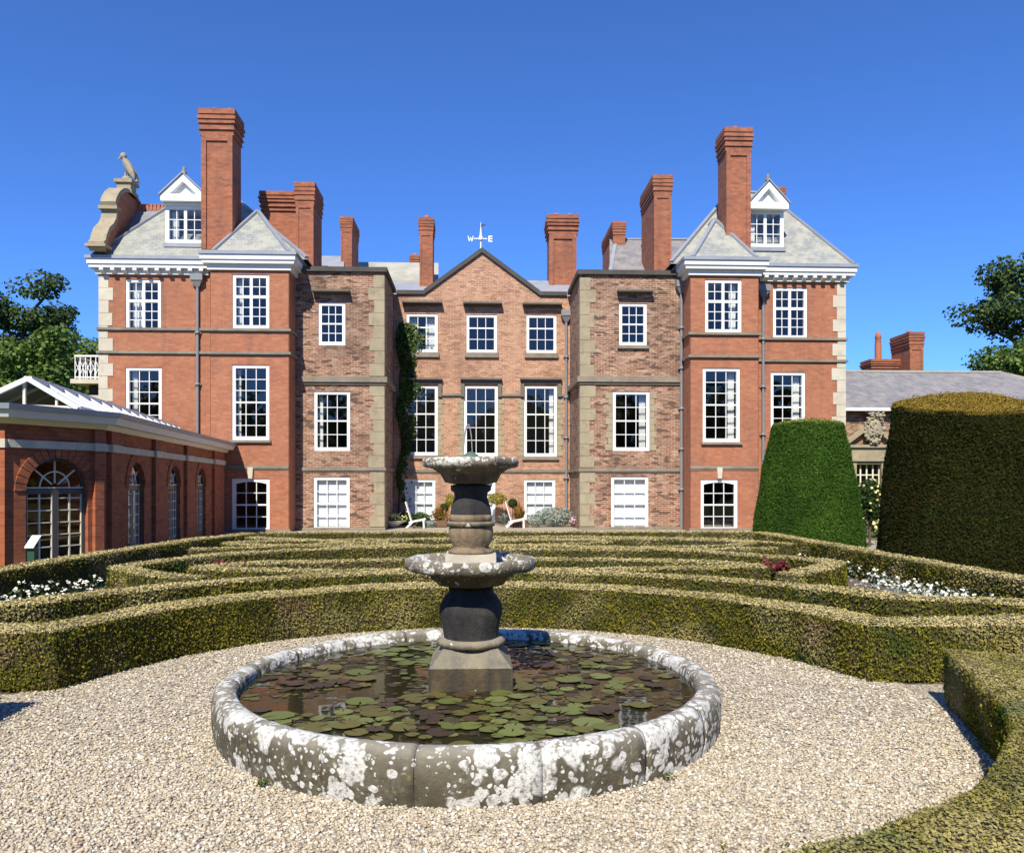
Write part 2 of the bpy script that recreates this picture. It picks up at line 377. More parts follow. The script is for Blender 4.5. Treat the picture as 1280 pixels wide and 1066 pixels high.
class MB:
    def __init__(s): s.v = []; s.f = []; s.sm = []
    def add(s, vs, fs, smooth=False):
        b = len(s.v); s.v += [tuple(p) for p in vs]
        for f in fs: s.f.append(tuple(i + b for i in f)); s.sm.append(smooth)
        return s
    def box(s, x0, x1, y0, y1, z0, z1):
        if x0 > x1: x0, x1 = x1, x0
        vs = [(x, y, z) for z in (z0, z1) for y in (y0, y1) for x in (x0, x1)]
        return s.add(vs, [(0, 2, 3, 1), (4, 5, 7, 6), (0, 1, 5, 4), (2, 6, 7, 3), (0, 4, 6, 2), (1, 3, 7, 5)])
    def frustum(s, b, t):   # b,t = (x0,x1,y0,y1,z)
        vs = [(x, y, q[4]) for q in (b, t) for y in (q[2], q[3]) for x in (q[0], q[1])]
        return s.add(vs, [(0, 2, 3, 1), (4, 5, 7, 6), (0, 1, 5, 4), (2, 6, 7, 3), (0, 4, 6, 2), (1, 3, 7, 5)])
    def hull(s, lo, hi):    # two rings with the same count
        n = len(lo)
        return s.add(list(lo) + list(hi), [tuple(range(n - 1, -1, -1)), tuple(range(n, 2 * n))] + [(i, (i + 1) % n, n + (i + 1) % n, n + i) for i in range(n)])
    def prism(s, poly, vec):
        vec = Vector(vec); lo = [Vector(p) for p in poly]
        return s.hull(lo, [p + vec for p in lo])
    def bar(s, a, b, wd, ht=None, up=(0, 0, 1)):
        a, b = Vector(a), Vector(b); ht = ht or wd
        d = (b - a).normalized(); u = Vector(up)
        if abs(d.dot(u)) > .98: u = Vector((0, 1, 0))
        r = d.cross(u).normalized() * wd / 2; q = r.cross(d).normalized() * ht / 2
        ring = [-r - q, r - q, r + q, -r + q]
        return s.hull([a + k for k in ring], [b + k for k in ring])
    def tube(s, pts, rads, n=8, smooth=True, cap=True):
        rings = []; pts = [Vector(p) for p in pts]
        for i, p in enumerate(pts):
            d = (pts[min(i + 1, len(pts) - 1)] - pts[max(i - 1, 0)]).normalized()
            u = Vector((0, 0, 1)) if abs(d.z) < .9 else Vector((1, 0, 0))
            r = d.cross(u).normalized(); q = r.cross(d)
            rr = rads[i] if hasattr(rads, '__len__') else rads
            rings.append([p + r * rr * math.cos(2 * math.pi * k / n) + q * rr * math.sin(2 * math.pi * k / n) for k in range(n)])
        vs = [p for rg in rings for p in rg]; fs = []
        for i in range(len(pts) - 1):
            for k in range(n):
                fs.append((i * n + k, i * n + (k + 1) % n, (i + 1) * n + (k + 1) % n, (i + 1) * n + k))
        s.add(vs, fs, smooth)
        if cap: s.add(rings[0], [tuple(range(n))]); s.add(rings[-1], [tuple(range(n))])
        return s
    def lathe(s, prof, n=40, c=(0, 0, 0), smooth=True, wob=0.0, sd=0.0):
        vs, fs = [], []
        for r_, z in prof:
            for k in range(n):
                a = 2 * math.pi * k / n
                q = 1 + (wob * mnoise.noise(Vector((math.cos(a) * 2 + sd, math.sin(a) * 2, z * 4))) if wob else 0)
                vs.append((c[0] + r_ * q * math.cos(a), c[1] + r_ * q * math.sin(a), c[2] + z))
        for i in range(len(prof) - 1):
            for k in range(n):
                fs.append((i * n + k, i * n + (k + 1) % n, (i + 1) * n + (k + 1) % n, (i + 1) * n + k))
        return s.add(vs, fs, smooth)
    def ball(s, c, rx, ry, rz, nu=10, nv=7, rot=None):
        vs, fs = [], []
        for j in range(nv + 1):
            ph = math.pi * j / nv
            for i in range(nu):
                th = 2 * math.pi * i / nu
                p = Vector((rx * math.sin(ph) * math.cos(th), ry * math.sin(ph) * math.sin(th), rz * math.cos(ph)))
                if rot: p = rot @ p
                vs.append(Vector(c) + p)
        for j in range(nv):
            for i in range(nu):
                fs.append((j * nu + i, (j + 1) * nu + i, (j + 1) * nu + (i + 1) % nu, j * nu + (i + 1) % nu))
        return s.add(vs, fs, True)
    def mesh(s, name, mat):
        me = bpy.data.meshes.new(name); me.from_pydata(s.v, [], s.f)
        me.polygons.foreach_set("use_smooth", s.sm)
        if mat: me.materials.append(M[mat] if isinstance(mat, str) else mat)
        bm = bmesh.new(); bm.from_mesh(me); bmesh.ops.recalc_face_normals(bm, faces=bm.faces); bm.to_mesh(me); bm.free()
        me.update(); return me
    def build(s, name, mat, parent=None):
        return link(bpy.data.objects.new(name, s.mesh(name, mat)), parent)
def inst(name, mesh, parent, loc, scale=None, rotz=0.0):
    o = bpy.data.objects.new(name, mesh); link(o, parent, loc)
    if scale: o.scale = scale
    if rotz: o.rotation_euler.z = rotz
    return o
def quads_mesh(name, V, nv, mat, top_mix=None):
    """V: (N*nv,3) array, faces are consecutive runs of nv vertices"""
    n = len(V) // nv
    me = bpy.data.meshes.new(name)
    me.vertices.add(len(V)); me.vertices.foreach_set("co", np.ascontiguousarray(V, dtype=np.float32).ravel())
    me.loops.add(len(V)); me.loops.foreach_set("vertex_index", np.arange(len(V), dtype=np.int32))
    me.polygons.add(n); me.polygons.foreach_set("loop_start", np.arange(0, n * nv, nv, dtype=np.int32))
    me.update(calc_edges=True)
    me.materials.append(M[mat])
    if top_mix is not None:
        at_ = me.attributes.new("top_mix", 'FLOAT', 'FACE'); at_.data.foreach_set("value", np.asarray(top_mix, dtype=np.float32))
    return me
def leaf_quads(P, N, L, W, tilt=.8):
    """rhombic leaves at P, tipped away from the surface normal N at random"""
    n = len(P)
    rnd = rng.normal(size=(n, 3))
    nn = N + tilt * rnd; nn /= np.linalg.norm(nn, axis=1)[:, None] + 1e-9
    u = np.cross(nn, rng.normal(size=(n, 3))); u /= np.linalg.norm(u, axis=1)[:, None] + 1e-9
    v = np.cross(nn, u)
    L = np.asarray(L).reshape(-1, 1); W = np.asarray(W).reshape(-1, 1)
    out = np.empty((n, 4, 3))
    out[:, 0] = P - u * L / 2; out[:, 1] = P + v * W / 2 - u * L * .05; out[:, 2] = P + u * L / 2; out[:, 3] = P - v * W / 2 - u * L * .05
    return out.reshape(-1, 3)
def surf_points(tris, density):
    """random points on triangles (T,3,3): points, normals"""
    a = tris[:, 1] - tris[:, 0]; b = tris[:, 2] - tris[:, 0]
    c = np.cross(a, b); ar = np.linalg.norm(c, axis=1) / 2
    n = int(ar.sum() * density)
    idx = rng.choice(len(tris), n, p=ar / ar.sum())
    r1, r2 = rng.random(n), rng.random(n); f = r1 + r2 > 1; r1[f] = 1 - r1[f]; r2[f] = 1 - r2[f]
    P = tris[idx, 0] + a[idx] * r1[:, None] + b[idx] * r2[:, None]
    return P, c[idx] / (2 * ar[idx][:, None] + 1e-12)

# ------------------------------------------------------------------ ground
PX, PY = -0.055, 6.0                      # pond centre
def sheet(name, poly, z, mat, kind='structure'):
    m = MB().add([(x, y, z) for x, y in poly], [tuple(range(len(poly)))])
    return tag(m.build(name, mat), kind=kind)
sheet('lawn', [(-700, -200), (700, -200), (700, 1200), (-700, 1200)], -.016, 'lawn')
sheet('garden_soil', [(-6.9, -1.5), (6.9, -1.5), (6.9, 19.9), (-6.9, 19.9)], -.010, 'soil')
sheet('terrace_path', [(-14, 20.3), (12, 20.3), (12, 33.4), (-14, 33.4)], -.008, 'gravel')
circ = [(PX + 3.75 * math.cos(a * math.pi / 48), PY + 3.75 * math.sin(a * math.pi / 48)) for a in range(96)]
sheet('gravel_circle', circ, 0.0, 'gravel')
sheet('gravel_path', [(-6.9, PY - .02), (6.9, PY - .02), (6.9, PY + .66), (-6.9, PY + .66)], -.004, 'gravel')
sheet('gravel_walk', [(-.9, -1.5), (.9, -1.5), (.9, 3), (-.9, 3)], -.005, 'gravel')

# ------------------------------------------------------------------ the house
BAY, OUT, OLD, CEN, BACK = 28.8, 29.7, 29.85, 33.2, 43.0
house = thing('country_house', (0, 29, 0), 'large three storey red brick country house with tall chimneys behind the knot garden', 'house')

def xz(px0, px1, py0, py1, Y):
    m = (px0 + px1) / 2
    return ax(px0, Y), ax(px1, Y), az(m, py1, Y), az(m, py0, Y)   # x0,x1,z0,z1

def wall_front(Y, x0, x1, z0, z1, holes, mat, reveal=.16):
    xs = sorted({x0, x1, *[h[0] for h in holes], *[h[1] for h in holes]})
    zs = sorted({z0, z1, *[h[2] for h in holes], *[h[3] for h in holes]})
    inside = lambda x, z: any(h[0] < x < h[1] and h[2] < z < h[3] for h in holes)
    m = MB()
    for i in range(len(xs) - 1):
        for k in range(len(zs) - 1):
            if not inside((xs[i] + xs[i + 1]) / 2, (zs[k] + zs[k + 1]) / 2):
                a, b, c, d = xs[i], xs[i + 1], zs[k], zs[k + 1]
                m.add([(a, Y, c), (b, Y, c), (b, Y, d), (a, Y, d)], [(0, 1, 2, 3)])
    for (a, b, c, d) in holes:
        m.add([(x, y, z) for y in (Y, Y + reveal) for x, z in ((a, c), (b, c), (b, d), (a, d))],
              [(0, 1, 5, 4), (1, 2, 6, 5), (2, 3, 7, 6), (3, 0, 4, 7)])
    return m.build('wall', mat, house)
def wall_side(X, y0, y1, z0, z1, mat):
    return MB().box(X - .01, X + .01, y0, y1, z0, z1).build('wall', mat, house)

PANE = {}
def pane_mesh(wd, ht):
    k = (round(wd, 3), round(ht, 3))
    if k not in PANE: PANE[k] = MB().add([(-wd / 2, 0, -ht / 2), (wd / 2, 0, -ht / 2), (wd / 2, 0, ht / 2), (-wd / 2, 0, ht / 2)], [(0, 1, 2, 3)]).mesh('pane', 'glass')
    return PANE[k]
def window(px0, px1, py0, py1, Y, cols, rows, kind='sash', single=True, sill=None, arch=0.0, parent=None, curtain=None, shutter=False, fw=.115, label=None):
    x0, x1, z0, z1 = xz(px0, px1, py0, py1, Y)
    parent = parent or house
    deep = parent is not house
    yf, yb = Y + .035, Y + .14
    f = MB(); f.box(x0, x0 + fw, yf, yb, z0, z1); f.box(x1 - fw, x1, yf, yb, z0, z1)
    f.box(x0 + fw, x1 - fw, yf, yb, z0, z0 + fw * 1.15)
    if arch:
        n = 10; pts = []
        for i in range(n + 1):
            s_ = i / n; pts.append((x0 + fw + (x1 - x0 - 2 * fw) * s_, z1 - fw - arch * (2 * s_ - 1) ** 2))
        for i in range(n):
            f.hull([(pts[i][0], yf, pts[i][1]), (pts[i + 1][0], yf, pts[i + 1][1]), (pts[i + 1][0], yf, z1), (pts[i][0], yf, z1)],
                   [(pts[i][0], yb, pts[i][1]), (pts[i + 1][0], yb, pts[i + 1][1]), (pts[i + 1][0], yb, z1), (pts[i][0], yb, z1)])
    else:
        f.box(x0 + fw, x1 - fw, yf, yb, z1 - fw, z1)
    if deep: win = parent; f.build('window_frame', 'white', win)
    else: win = f.build('window', 'white', house)
    a, b, c, d = x0 + fw, x1 - fw, z0 + fw * 1.15, z1 - fw
    bars = MB(); bw = .026; yc = Y + .085
    if kind == 'cross':       # casements with a thick mullion and transom
        mx = (a + b) / 2; tz = d - (d - c) * .40; th = .05
        bars.box(mx - th, mx + th, yc - .04, yc + .03, c, d)
        bars.box(a, mx - th, yc - .045, yc + .03, tz - th, tz + th); bars.box(mx + th, b, yc - .045, yc + .03, tz - th, tz + th)
        cells = [(a, mx - th, tz + th, d, 2, 2), (mx + th, b, tz + th, d, 2, 2), (a, mx - th, c, tz - th, 2, 3), (mx + th, b, c, tz - th, 2, 3)]
    elif kind == 'case':
        mx = (a + b) / 2; th = .055
        bars.box(mx - th, mx + th, yc - .04, yc + .03, c, d)
        cells = [(a, mx - th, c, d, 2, rows), (mx + th, b, c, d, 2, rows)]
    else:
        r1 = rows // 2; zc = c + (d - c) * (rows - rows // 2) / rows if rows % 2 else (c + d) / 2
        if rows == 3: zc = c + (d - c) * 2 / 3
        if rows == 5: zc = c + (d - c) * 3 / 5
        bars.box(a, b, yc - .03, yc + .03, zc - .028, zc + .028)
        nlo = round((zc - c) / (d - c) * rows)
        cells = [(a, b, c, zc - .028, cols, nlo), (a, b, zc + .028, d, cols, rows - nlo)]
    pl = []
    for (ca, cb, cc, cd, nc, nr) in cells:
        cw, ch = (cb - ca) / nc, (cd - cc) / nr
        for i in range(1, nc): bars.box(ca + cw * i - bw / 2, ca + cw * i + bw / 2, yc - .022, yc + .018, cc, cd)
        for k in range(1, nr):
            for i in range(nc): bars.box(ca + cw * i + (bw / 2 if i else 0), ca + cw * (i + 1) - (bw / 2 if i < nc - 1 else 0), yc - .020, yc + .016, cc + ch * k - bw / 2, cc + ch * k + bw / 2)
        for i in range(nc):
            for k in range(nr): pl.append((ca + cw * (i + .5), cc + ch * (k + .5), cw - bw * .9, ch - bw * .9))
    bars.build('glazing_bars', 'white', win)
    if single:
        for (x, z, pw, ph) in pl:
            o = inst('pane', pane_mesh(pw, ph), win, (x, yc + .006, z))
            o.rotation_euler = (random.uniform(-.006, .006), 0, random.uniform(-.006, .006))
    else:
        g = MB()
        for (x, z, pw, ph) in pl: g.add([(x - pw / 2, yc + .006, z - ph / 2), (x + pw / 2, yc + .006, z - ph / 2), (x + pw / 2, yc + .006, z + ph / 2), (x - pw / 2, yc + .006, z + ph / 2)], [(0, 1, 2, 3)])
        g.build('panes', 'glass', win)
    if sill:
        MB().box(x0 - .07, x1 + .07, Y - .10, Y + .03, z0 - sill, z0 - .002).build('sill', 'stone_string', win)
    if curtain:
        for (s0, s1, mat) in curtain:
            m = MB(); n = 14; P = []
            for i in range(n + 1):
                x = a + (b - a) * (s0 + (s1 - s0) * i / n); y = Y + .30 + .035 * math.sin(i * 2.1 + x * 3)
                P += [(x, y, c), (x, y, d)]
            m.add(P, [(2 * i, 2 * i + 2, 2 * i + 3, 2 * i + 1) for i in range(n)], True)
            m.build('curtain', mat, win)
    if shutter:
        m = MB(); m.box(a - .05, b + .05, Y + .20, Y + .23, c - .05, d - (d - c) * (.0 if shutter is True else shutter))
        for s_ in (.0, 1 / 3, 2 / 3): 
            xx = a + (b - a) * s_
            m.box(xx + .03, xx + (b - a) / 3 - .03, Y + .188, Y + .2, c + .1, (c + d) / 2 - .06); m.box(xx + .03, xx + (b - a) / 3 - .03, Y + .188, Y + .2, (c + d) / 2 + .06, d - .25)
        m.build('shutter', 'shutter', win)
    return (x0, x1, z0, z1)

# ---- left pavilion
CU = 'curtain'
H = []
H.append(window(157, 201, 349, 415, OUT, 4, 5, 'cross', curtain=[(.02, .42, CU)]))
H.append(window(157, 202, 459, 550, OUT, 3, 6, curtain=[(.0, .2, CU)]))
zt_out = az(190, 336, OUT); xL0, xL1 = ax(124, OUT), ax(263, BAY)
wall_front(OUT, xL0, xL1, 0, zt_out, H, 'brick_red')
H = [window(290.5, 336.5, 343, 411, BAY, 4, 5, 'cross', curtain=[(.0, .16, CU)]),
     window(290, 336.5, 456, 550, BAY, 3, 6, sill=.09, curtain=[(.0, .12, CU)]),
     window(290, 337, 598, 664.5, BAY, 3, 4, arch=.075)]
bL0, bL1 = ax(263, BAY), ax(361, BAY); zt_bay = az(310, 326, BAY)
wall_front(BAY, bL0, bL1, 0, zt_bay, H, 'brick_red')
wall_side(bL0, BAY, OUT, 0, zt_bay, 'brick_red'); wall_side(bL1, BAY, OLD, 0, zt_bay, 'brick_red')
# ---- left old wing
H = [window(398, 431.5, 378, 431.5, OLD, 3, 4), window(392.5, 437.5, 489, 563.5, OLD, 3, 4, curtain=[(.0, .15, CU)]),
     window(392, 437, 596, 663, OLD, 3, 4, single=False, shutter=.0001)]
oL0, oL1 = bL1, ax(480, OLD); zt_old = az(420, 340, OLD)
wall_front(OLD, oL0, oL1, 0, zt_old, H, 'brick_old')
wall_side(oL1, OLD, CEN, 0, zt_old, 'brick_old')
# ---- centre
H = [window(508, 547, 392, 440.5, CEN, 3, 3, sill=.2, curtain=[(0, .3, CU), (.62, 1, CU)]), window(583, 621, 393, 441, CEN, 3, 3, sill=.2), window(658, 695.5, 393.5, 441.5, CEN, 3, 3, sill=.2),
     window(506, 547, 482, 569, CEN, 3, 5, sill=.14), window(580, 622, 482, 570, CEN, 3, 5, sill=.14), window(655, 696, 482, 570.5, CEN, 3, 5, sill=.14, curtain=[(.84, 1, CU)]),
     window(506, 544, 599, 658, CEN, 3, 4, single=False, shutter=.0001), window(580, 619, 599, 658, CEN, 3, 4, single=False, shutter=.0001), window(655, 694, 599, 658, CEN, 3, 4, single=False, shutter=.0001)]
rW0, rW1 = ax(725.5, OLD), ax(863, BAY)
zt_cen = az(600, 369, CEN)
wall_front(CEN, oL1, rW0, 0, zt_cen, H, 'brick_mid')
ga, gl, gr = at(602.5, 316, CEN), ax(530, CEN), ax(675, CEN)
MB().prism([(gl, CEN, zt_cen), (gr, CEN, zt_cen), (ga.x, CEN, ga.z)], (0, .35, 0)).build('gable', 'brick_mid', house)
# ---- right old wing
H = [window(774, 808.5, 379, 432, OLD, 3, 4, sill=.12), window(766, 812, 489, 563.5, OLD, 3, 4, curtain=[(.8, 1, CU)]), window(764, 810.5, 595.5, 663, OLD, 3, 4, single=False, shutter=.0001)]
wall_front(OLD, rW0, rW1, 0, zt_old, H, 'brick_old')
wall_side(rW0, OLD, CEN, 0, zt_old, 'brick_old')
# ---- right pavilion
H = [window(881.5, 927, 349.5, 416, BAY, 4, 5, 'cross', curtain=[(.76, 1, CU)]), window(878.5, 925, 460, 552.5, BAY, 3, 6, sill=.09, curtain=[(.78, 1, CU)]),
     window(876, 922, 599, 663.5, BAY, 3, 4, arch=.075)]
bR0, bR1 = rW1, ax(948, BAY); zt_bayr = zt_bay
wall_front(BAY, bR0, bR1, 0, zt_bayr, H, 'brick_red')
wall_side(bR0, BAY, OLD, 0, zt_bayr, 'brick_red'); wall_side(bR1, BAY, OUT, 0, zt_bayr, 'brick_red')
H = [window(966.5, 1009, 359.5, 423.5, OUT, 4, 5, 'cross'), window(963.5, 1006.5, 465, 553, OUT, 3, 6, sill=.09, curtain=[(.76, 1, CU)])]
xR1 = ax(1056.5, OUT)
wall_front(OUT, bR1, xR1, 0, zt_out, H, 'brick_red')
# ---- flanks, back, floors
wall_side(xL0, OUT, BACK, 0, zt_out, 'brick_red'); wall_side(xR1, OUT, BACK, 0, zt_out, 'brick_red')
MB().box(xL0, xR1, BACK, BACK + .02, 0, zt_out).build('wall', 'brick_old', house)
for nm, z in (('floor_slab', .04), ('floor_slab', 2.52), ('floor_slab', 6.42), ('floor_slab', 9.05)):
    m = MB(); e = .17
    m.box(xL0 + e, bL0, OUT + e, BACK - e, z, z + .1); m.box(bL0, bL1 - e, BAY + e, BACK - e, z, z + .1)
    m.box(bL1, oL1 - e, OLD + e, BACK - e, z, z + .1); m.box(oL1, rW0, CEN + e, BACK - e, z, z + .1)
    m.box(rW0 + e, bR0, OLD + e, BACK - e, z, z + .1); m.box(bR0 + e, bR1, BAY + e, BACK - e, z, z + .1)
    m.box(bR1, xR1 - e, OUT + e, BACK - e, z, z + .1)
    m.build(nm, 'room', house)
m = MB()
for X in (bL1 + .1, oL1 + .15, rW0 - .15, bR0 - .1): m.box(X - .05, X + .05, CEN + 1.5 if abs(X) < 5 else OLD + .3, BACK - .2, .14, 9.0)
m.box(xL0 + .2, xR1 - .2, 38, 38.1, .14, 9.0)
m.build('room_partition', 'room', house)
# base course of stone
m = MB()
for (a, b, Y) in ((xL0 - .05, bL0, OUT), (bL0 - .05, bL1 + .05, BAY), (bL1 + .05, oL1 + .05, OLD), (oL1 + .05, rW0 - .05, CEN), (rW0 - .05, bR0 - .05, OLD), (bR0 - .05, bR1 + .05, BAY), (bR1 + .05, xR1 + .05, OUT)):
    m.box(a, b, Y - .06, Y - .002, 0, .10)
m.build('base_course', 'stone_string', house)

# string courses
def string(px, py, Y, x0, x1, h, proj, mat='stone_string', ret0=None, ret1=None):
    z = az(px, py, Y); m = MB()
    m.box(x0 - (proj if ret0 else 0), x1 + (proj if ret1 else 0), Y - proj, Y - .002, z - h / 2, z + h / 2)
    m.box(x0 - (proj * .5 if ret0 else 0), x1 + (proj * .5 if ret1 else 0), Y - proj * .5, Y - .002, z - h * .95, z - h / 2 - .001)
    if ret0: m.box(x0 - proj, x0 - .012, Y, ret0, z - h / 2, z + h / 2)
    if ret1: m.box(x1 + .012, x1 + proj, Y, ret1, z - h / 2, z + h / 2)
    return m.build('string_course', mat, house)
for py in (412.5, 441.5):
    string(310, py, BAY, bL0, bL1, .09, .09, 'stone_string', OUT, OLD)
    string(310, py, OUT, xL0, bL0 - .1, .09, .08, 'stone_string', OUT + 3)
    zz = az(310, py, BAY); m = MB()
    m.box(bR0 - .09, bR1 + .09, BAY - .09, BAY - .002, zz - .045, zz + .045); m.box(bR0 - .09, bR0 - .012, BAY, OLD, zz - .045, zz + .045); m.box(bR1 + .012, bR1 + .09, BAY, OUT, zz - .045, zz + .045)
    m.box(bR1 + .1, xR1 + .09, OUT - .08, OUT - .002, zz - .045, zz + .045); m.box(xR1 + .012, xR1 + .09, OUT, OUT + 3, zz - .045, zz + .045)
    m.build('string_course', 'stone_string', house)
for (a, b) in ((bL0, bL1), (bR0, bR1)):
    string(310, 583.5, BAY, a, b, .11, .05)
string(430, 474.5, OLD, oL0 + .1, oL1, .20, .13, 'stone_string', None, CEN)
string(430, 586, OLD, oL0 + .1, oL1, .12, .07, 'stone_string', None, CEN)
string(790, 474.5, OLD, rW0, rW1 - .1, .20, .13, 'stone_string', CEN, None)
string(790, 587, OLD, rW0, rW1 - .1, .12, .07, 'stone_string', CEN, None)
string(600, 588.5, CEN, oL1 + .02, rW0 - .02, .10, .06)
for a, b in ((547.5, 579), (623, 653), (699, 711)): string(600, 493.5, CEN, ax(a, CEN), ax(b, CEN), .10, .08)
# hoods over the windows
def hood(px0, px1, py0, py1, Y, proj=.33, drop=False):
    x0, x1, z0, z1 = xz(px0, px1, py0, py1, Y); m = MB()
    m.box(x0, x1, Y - proj, Y - .002, z1 - .07, z1); m.box(x0 + .04, x1 - .04, Y - .06, Y - .002, z0, z1 - .071)
    if drop:
        zb = az(px0, 496, Y)
        m.box(x0 + .02, x0 + .17, Y - .12, Y - .003, zb, z0 - .001); m.box(x1 - .17, x1 - .02, Y - .12, Y - .003, zb, z0 - .001)
    m.build('window_hood', 'stone_shaded', house)
for a, b, y0, y1 in ((503, 553, 378, 383), (579, 627.5, 379, 384), (653, 702, 380, 385)): hood(a, b, y0, y1, CEN)
for a, b in ((501, 553), (575.5, 627.5), (650, 702)): hood(a, b, 473, 480, CEN, .2, True)
hood(391.5, 438, 364, 369, OLD); hood(771, 815, 364, 368.5, OLD)
for px in (313.5, 899):                               # keystones of the arched windows
    x0, x1, z0, z1 = xz(px - 3.5, px + 3.5, 584, 598, BAY)
    MB().hull([(x0 + .03, BAY - .09, z0), (x1 - .03, BAY - .09, z0), (x1, BAY - .09, z1), (x0, BAY - .09, z1)], [(x0 + .03, BAY - .003, z0), (x1 - .03, BAY - .003, z0), (x1, BAY - .003, z1), (x0, BAY - .003, z1)]).build('keystone', 'stone_pale', house)
# stone surrounds beside the tall windows (blocks, long and short)
def blocks(xe, side, Y, z0, z1, wl_, ws, hb, mat, name='quoin_stone', ret=None):
    n = max(1, round((z1 - z0) / hb)); h = (z1 - z0) / n
    for k in range(n):
        wd = (wl_ if k % 2 == 0 else ws) * random.uniform(.93, 1.07); j = random.uniform(.004, .016)
        a, b = (xe, xe + wd * side)
        m = MB(); 
        r = (-.012 * side if ret else 0)
        m.box(min(a + r, b), max(a + r, b), Y - .012 - j, Y - .002, z0 + k * h + .006, z0 + (k + 1) * h - .006)
        if ret: m.box(a - .025 * side, a - .011 * side, Y, Y + (ws if k % 2 == 0 else wl_), z0 + k * h + .006, z0 + (k + 1) * h - .006)
        m.build(name, mat, house)
blocks(xL0, 1, OUT, .12, zt_out - .25, .50, .32, .46, 'stone_pale', ret=True)
blocks(xR1, -1, OUT, .12, zt_out - .25, .50, .32, .46, 'stone_pale', ret=True)
for xe, sd in ((oL1, -1), (rW0, 1)):
    blocks(xe, sd, OLD, .12, az(430, 589, OLD), .54, .36, .44, 'stone', ret=True)
    blocks(xe, sd, OLD, az(430, 584, OLD), az(430, 480, OLD), .54, .36, .46, 'stone', ret=True)
    blocks(xe, sd, OLD, az(430, 470, OLD), zt_old - .1, .54, .36, .46, 'stone', ret=True)
for a, b in ((547.3, 554), (573, 579.7), (622.3, 629), (648, 654.7), (696.3, 702)):
    x0, x1, z0, z1 = xz(a, b, 498, 570, CEN)
    left = a in (573, 648)
    blocks(x1 if left else x0, -1 if left else 1, CEN, z0, z1, .26, .16, .22, 'stone', 'jamb_stone')
for a, b, s_ in ((758, 765.7, -1), (812.3, 819, 1)):
    x0, x1, z0, z1 = xz(a, b, 490, 563, OLD)
    blocks(x1 if s_ < 0 else x0, s_, OLD, z0, z1, .26, .16, .24, 'stone', 'jamb_stone')

# dark copings
def coping(x0, x1, Y, z, h=.2, ret=None):
    m = MB(); m.box(x0, x1, Y - .12, Y + .3, z, z + h)
    if ret: m.box(ret[0], ret[1], Y + .3, CEN - .13, z, z + h)
    m.build('coping', 'stone_dark', house)
coping(oL0 + .02, oL1 + .12, OLD, zt_old, .17, (oL1 - .25, oL1 + .12))
coping(rW0 - .12, rW1 - .02, OLD, zt_old, .17, (rW0 - .12, rW0 + .25))
m = MB()
m.box(oL1 + .13, gl, CEN - .1, CEN + .3, zt_cen, zt_cen + .16); m.box(gr, rW0 - .13, CEN - .1, CEN + .3, zt_cen, zt_cen + .16)
for (xa, xb) in ((gl, ga.x), (gr, ga.x)):
    lo, hi = Vector((xa, CEN - .1, zt_cen)), Vector((ga.x, CEN - .1, ga.z)); up = Vector((0, 0, .20))
    m.prism([lo, hi, hi + up, lo + up], (0, .45, 0))
m.build('coping', 'stone_dark', house)

# cornices
def cornice(x0, x1, Y, ztop, ov, ret0=None, ret1=None, mod=False):
    """gutter, white fascia, sloping soffit; returns run back along the flanks"""
    for nm, mat, dz0, dz1, o in (('gutter', 'lead', -.12, 0, ov), ('fascia', 'white', -.29, -.121, ov - .05), ('soffit', 'white_old', -.42, -.291, ov - .10), ('bed_moulding', 'white_old', -.62, -.421, ov * .28)):
        m = MB(); a = x0 - (o if ret0 else 0); b = x1 + (o if ret1 else 0)
        m.box(a, b, Y - o, Y - .004, ztop + dz0, ztop + dz1)
        if ret0: m.box(x0 - o, x0 - .014, Y - .004, ret0, ztop + dz0, ztop + dz1)
        if ret1: m.box(x1 + .014, x1 + o, Y - .004, ret1, ztop + dz0, ztop + dz1)
        m.build(nm, mat, house)
    if mod:
        me = MB().hull([(-.07, -ov + .06, -.425), (.07, -ov + .06, -.425), (.07, -ov + .06, -.5), (-.07, -ov + .06, -.5)], [(-.07, -ov * .28 - .003, -.425), (.07, -ov * .28 - .003, -.425), (.07, -ov * .28 - .003, -.60), (-.07, -ov * .28 - .003, -.60)]).mesh('modillion', 'white_old')
        n = int((x1 - x0) / .36)
        for k in range(n): inst('modillion', me, house, (x0 + (k + .5) * (x1 - x0) / n, Y, ztop - .022))
zc_out = az(180, 319, OUT - .36); zc_bay = az(310, 313, BAY - .33)
cornice(xL0, bL0 - .34, OUT, zc_out, .36, OUT + 8, None, True)
cornice(bL0, bL1, BAY, zc_bay, .33, OUT + .6, OLD + 1.2)
cornice(bR1 + .35, xR1, OUT, zc_out, .36, None, OUT + 8, True)
cornice(bR0, bR1, BAY, zc_bay, .33, OLD + 1.2, OUT + .6)
zr = zc_bay - .02

# ---- roofs
def roof(faces, mat, parent=house, name='roof', thick=.05):
    m = MB()
    for f in faces: m.prism(f, (0, 0, -thick))
    return m.build(name, mat, parent)
def hip_edge(par, pts, r_=.07):
    m = MB()
    for a, b in pts: m.bar(Vector(a) + Vector((0, 0, .03)), Vector(b) + Vector((0, 0, .03)), .15, .07)
    return m.build('hip_lead', 'lead', par)
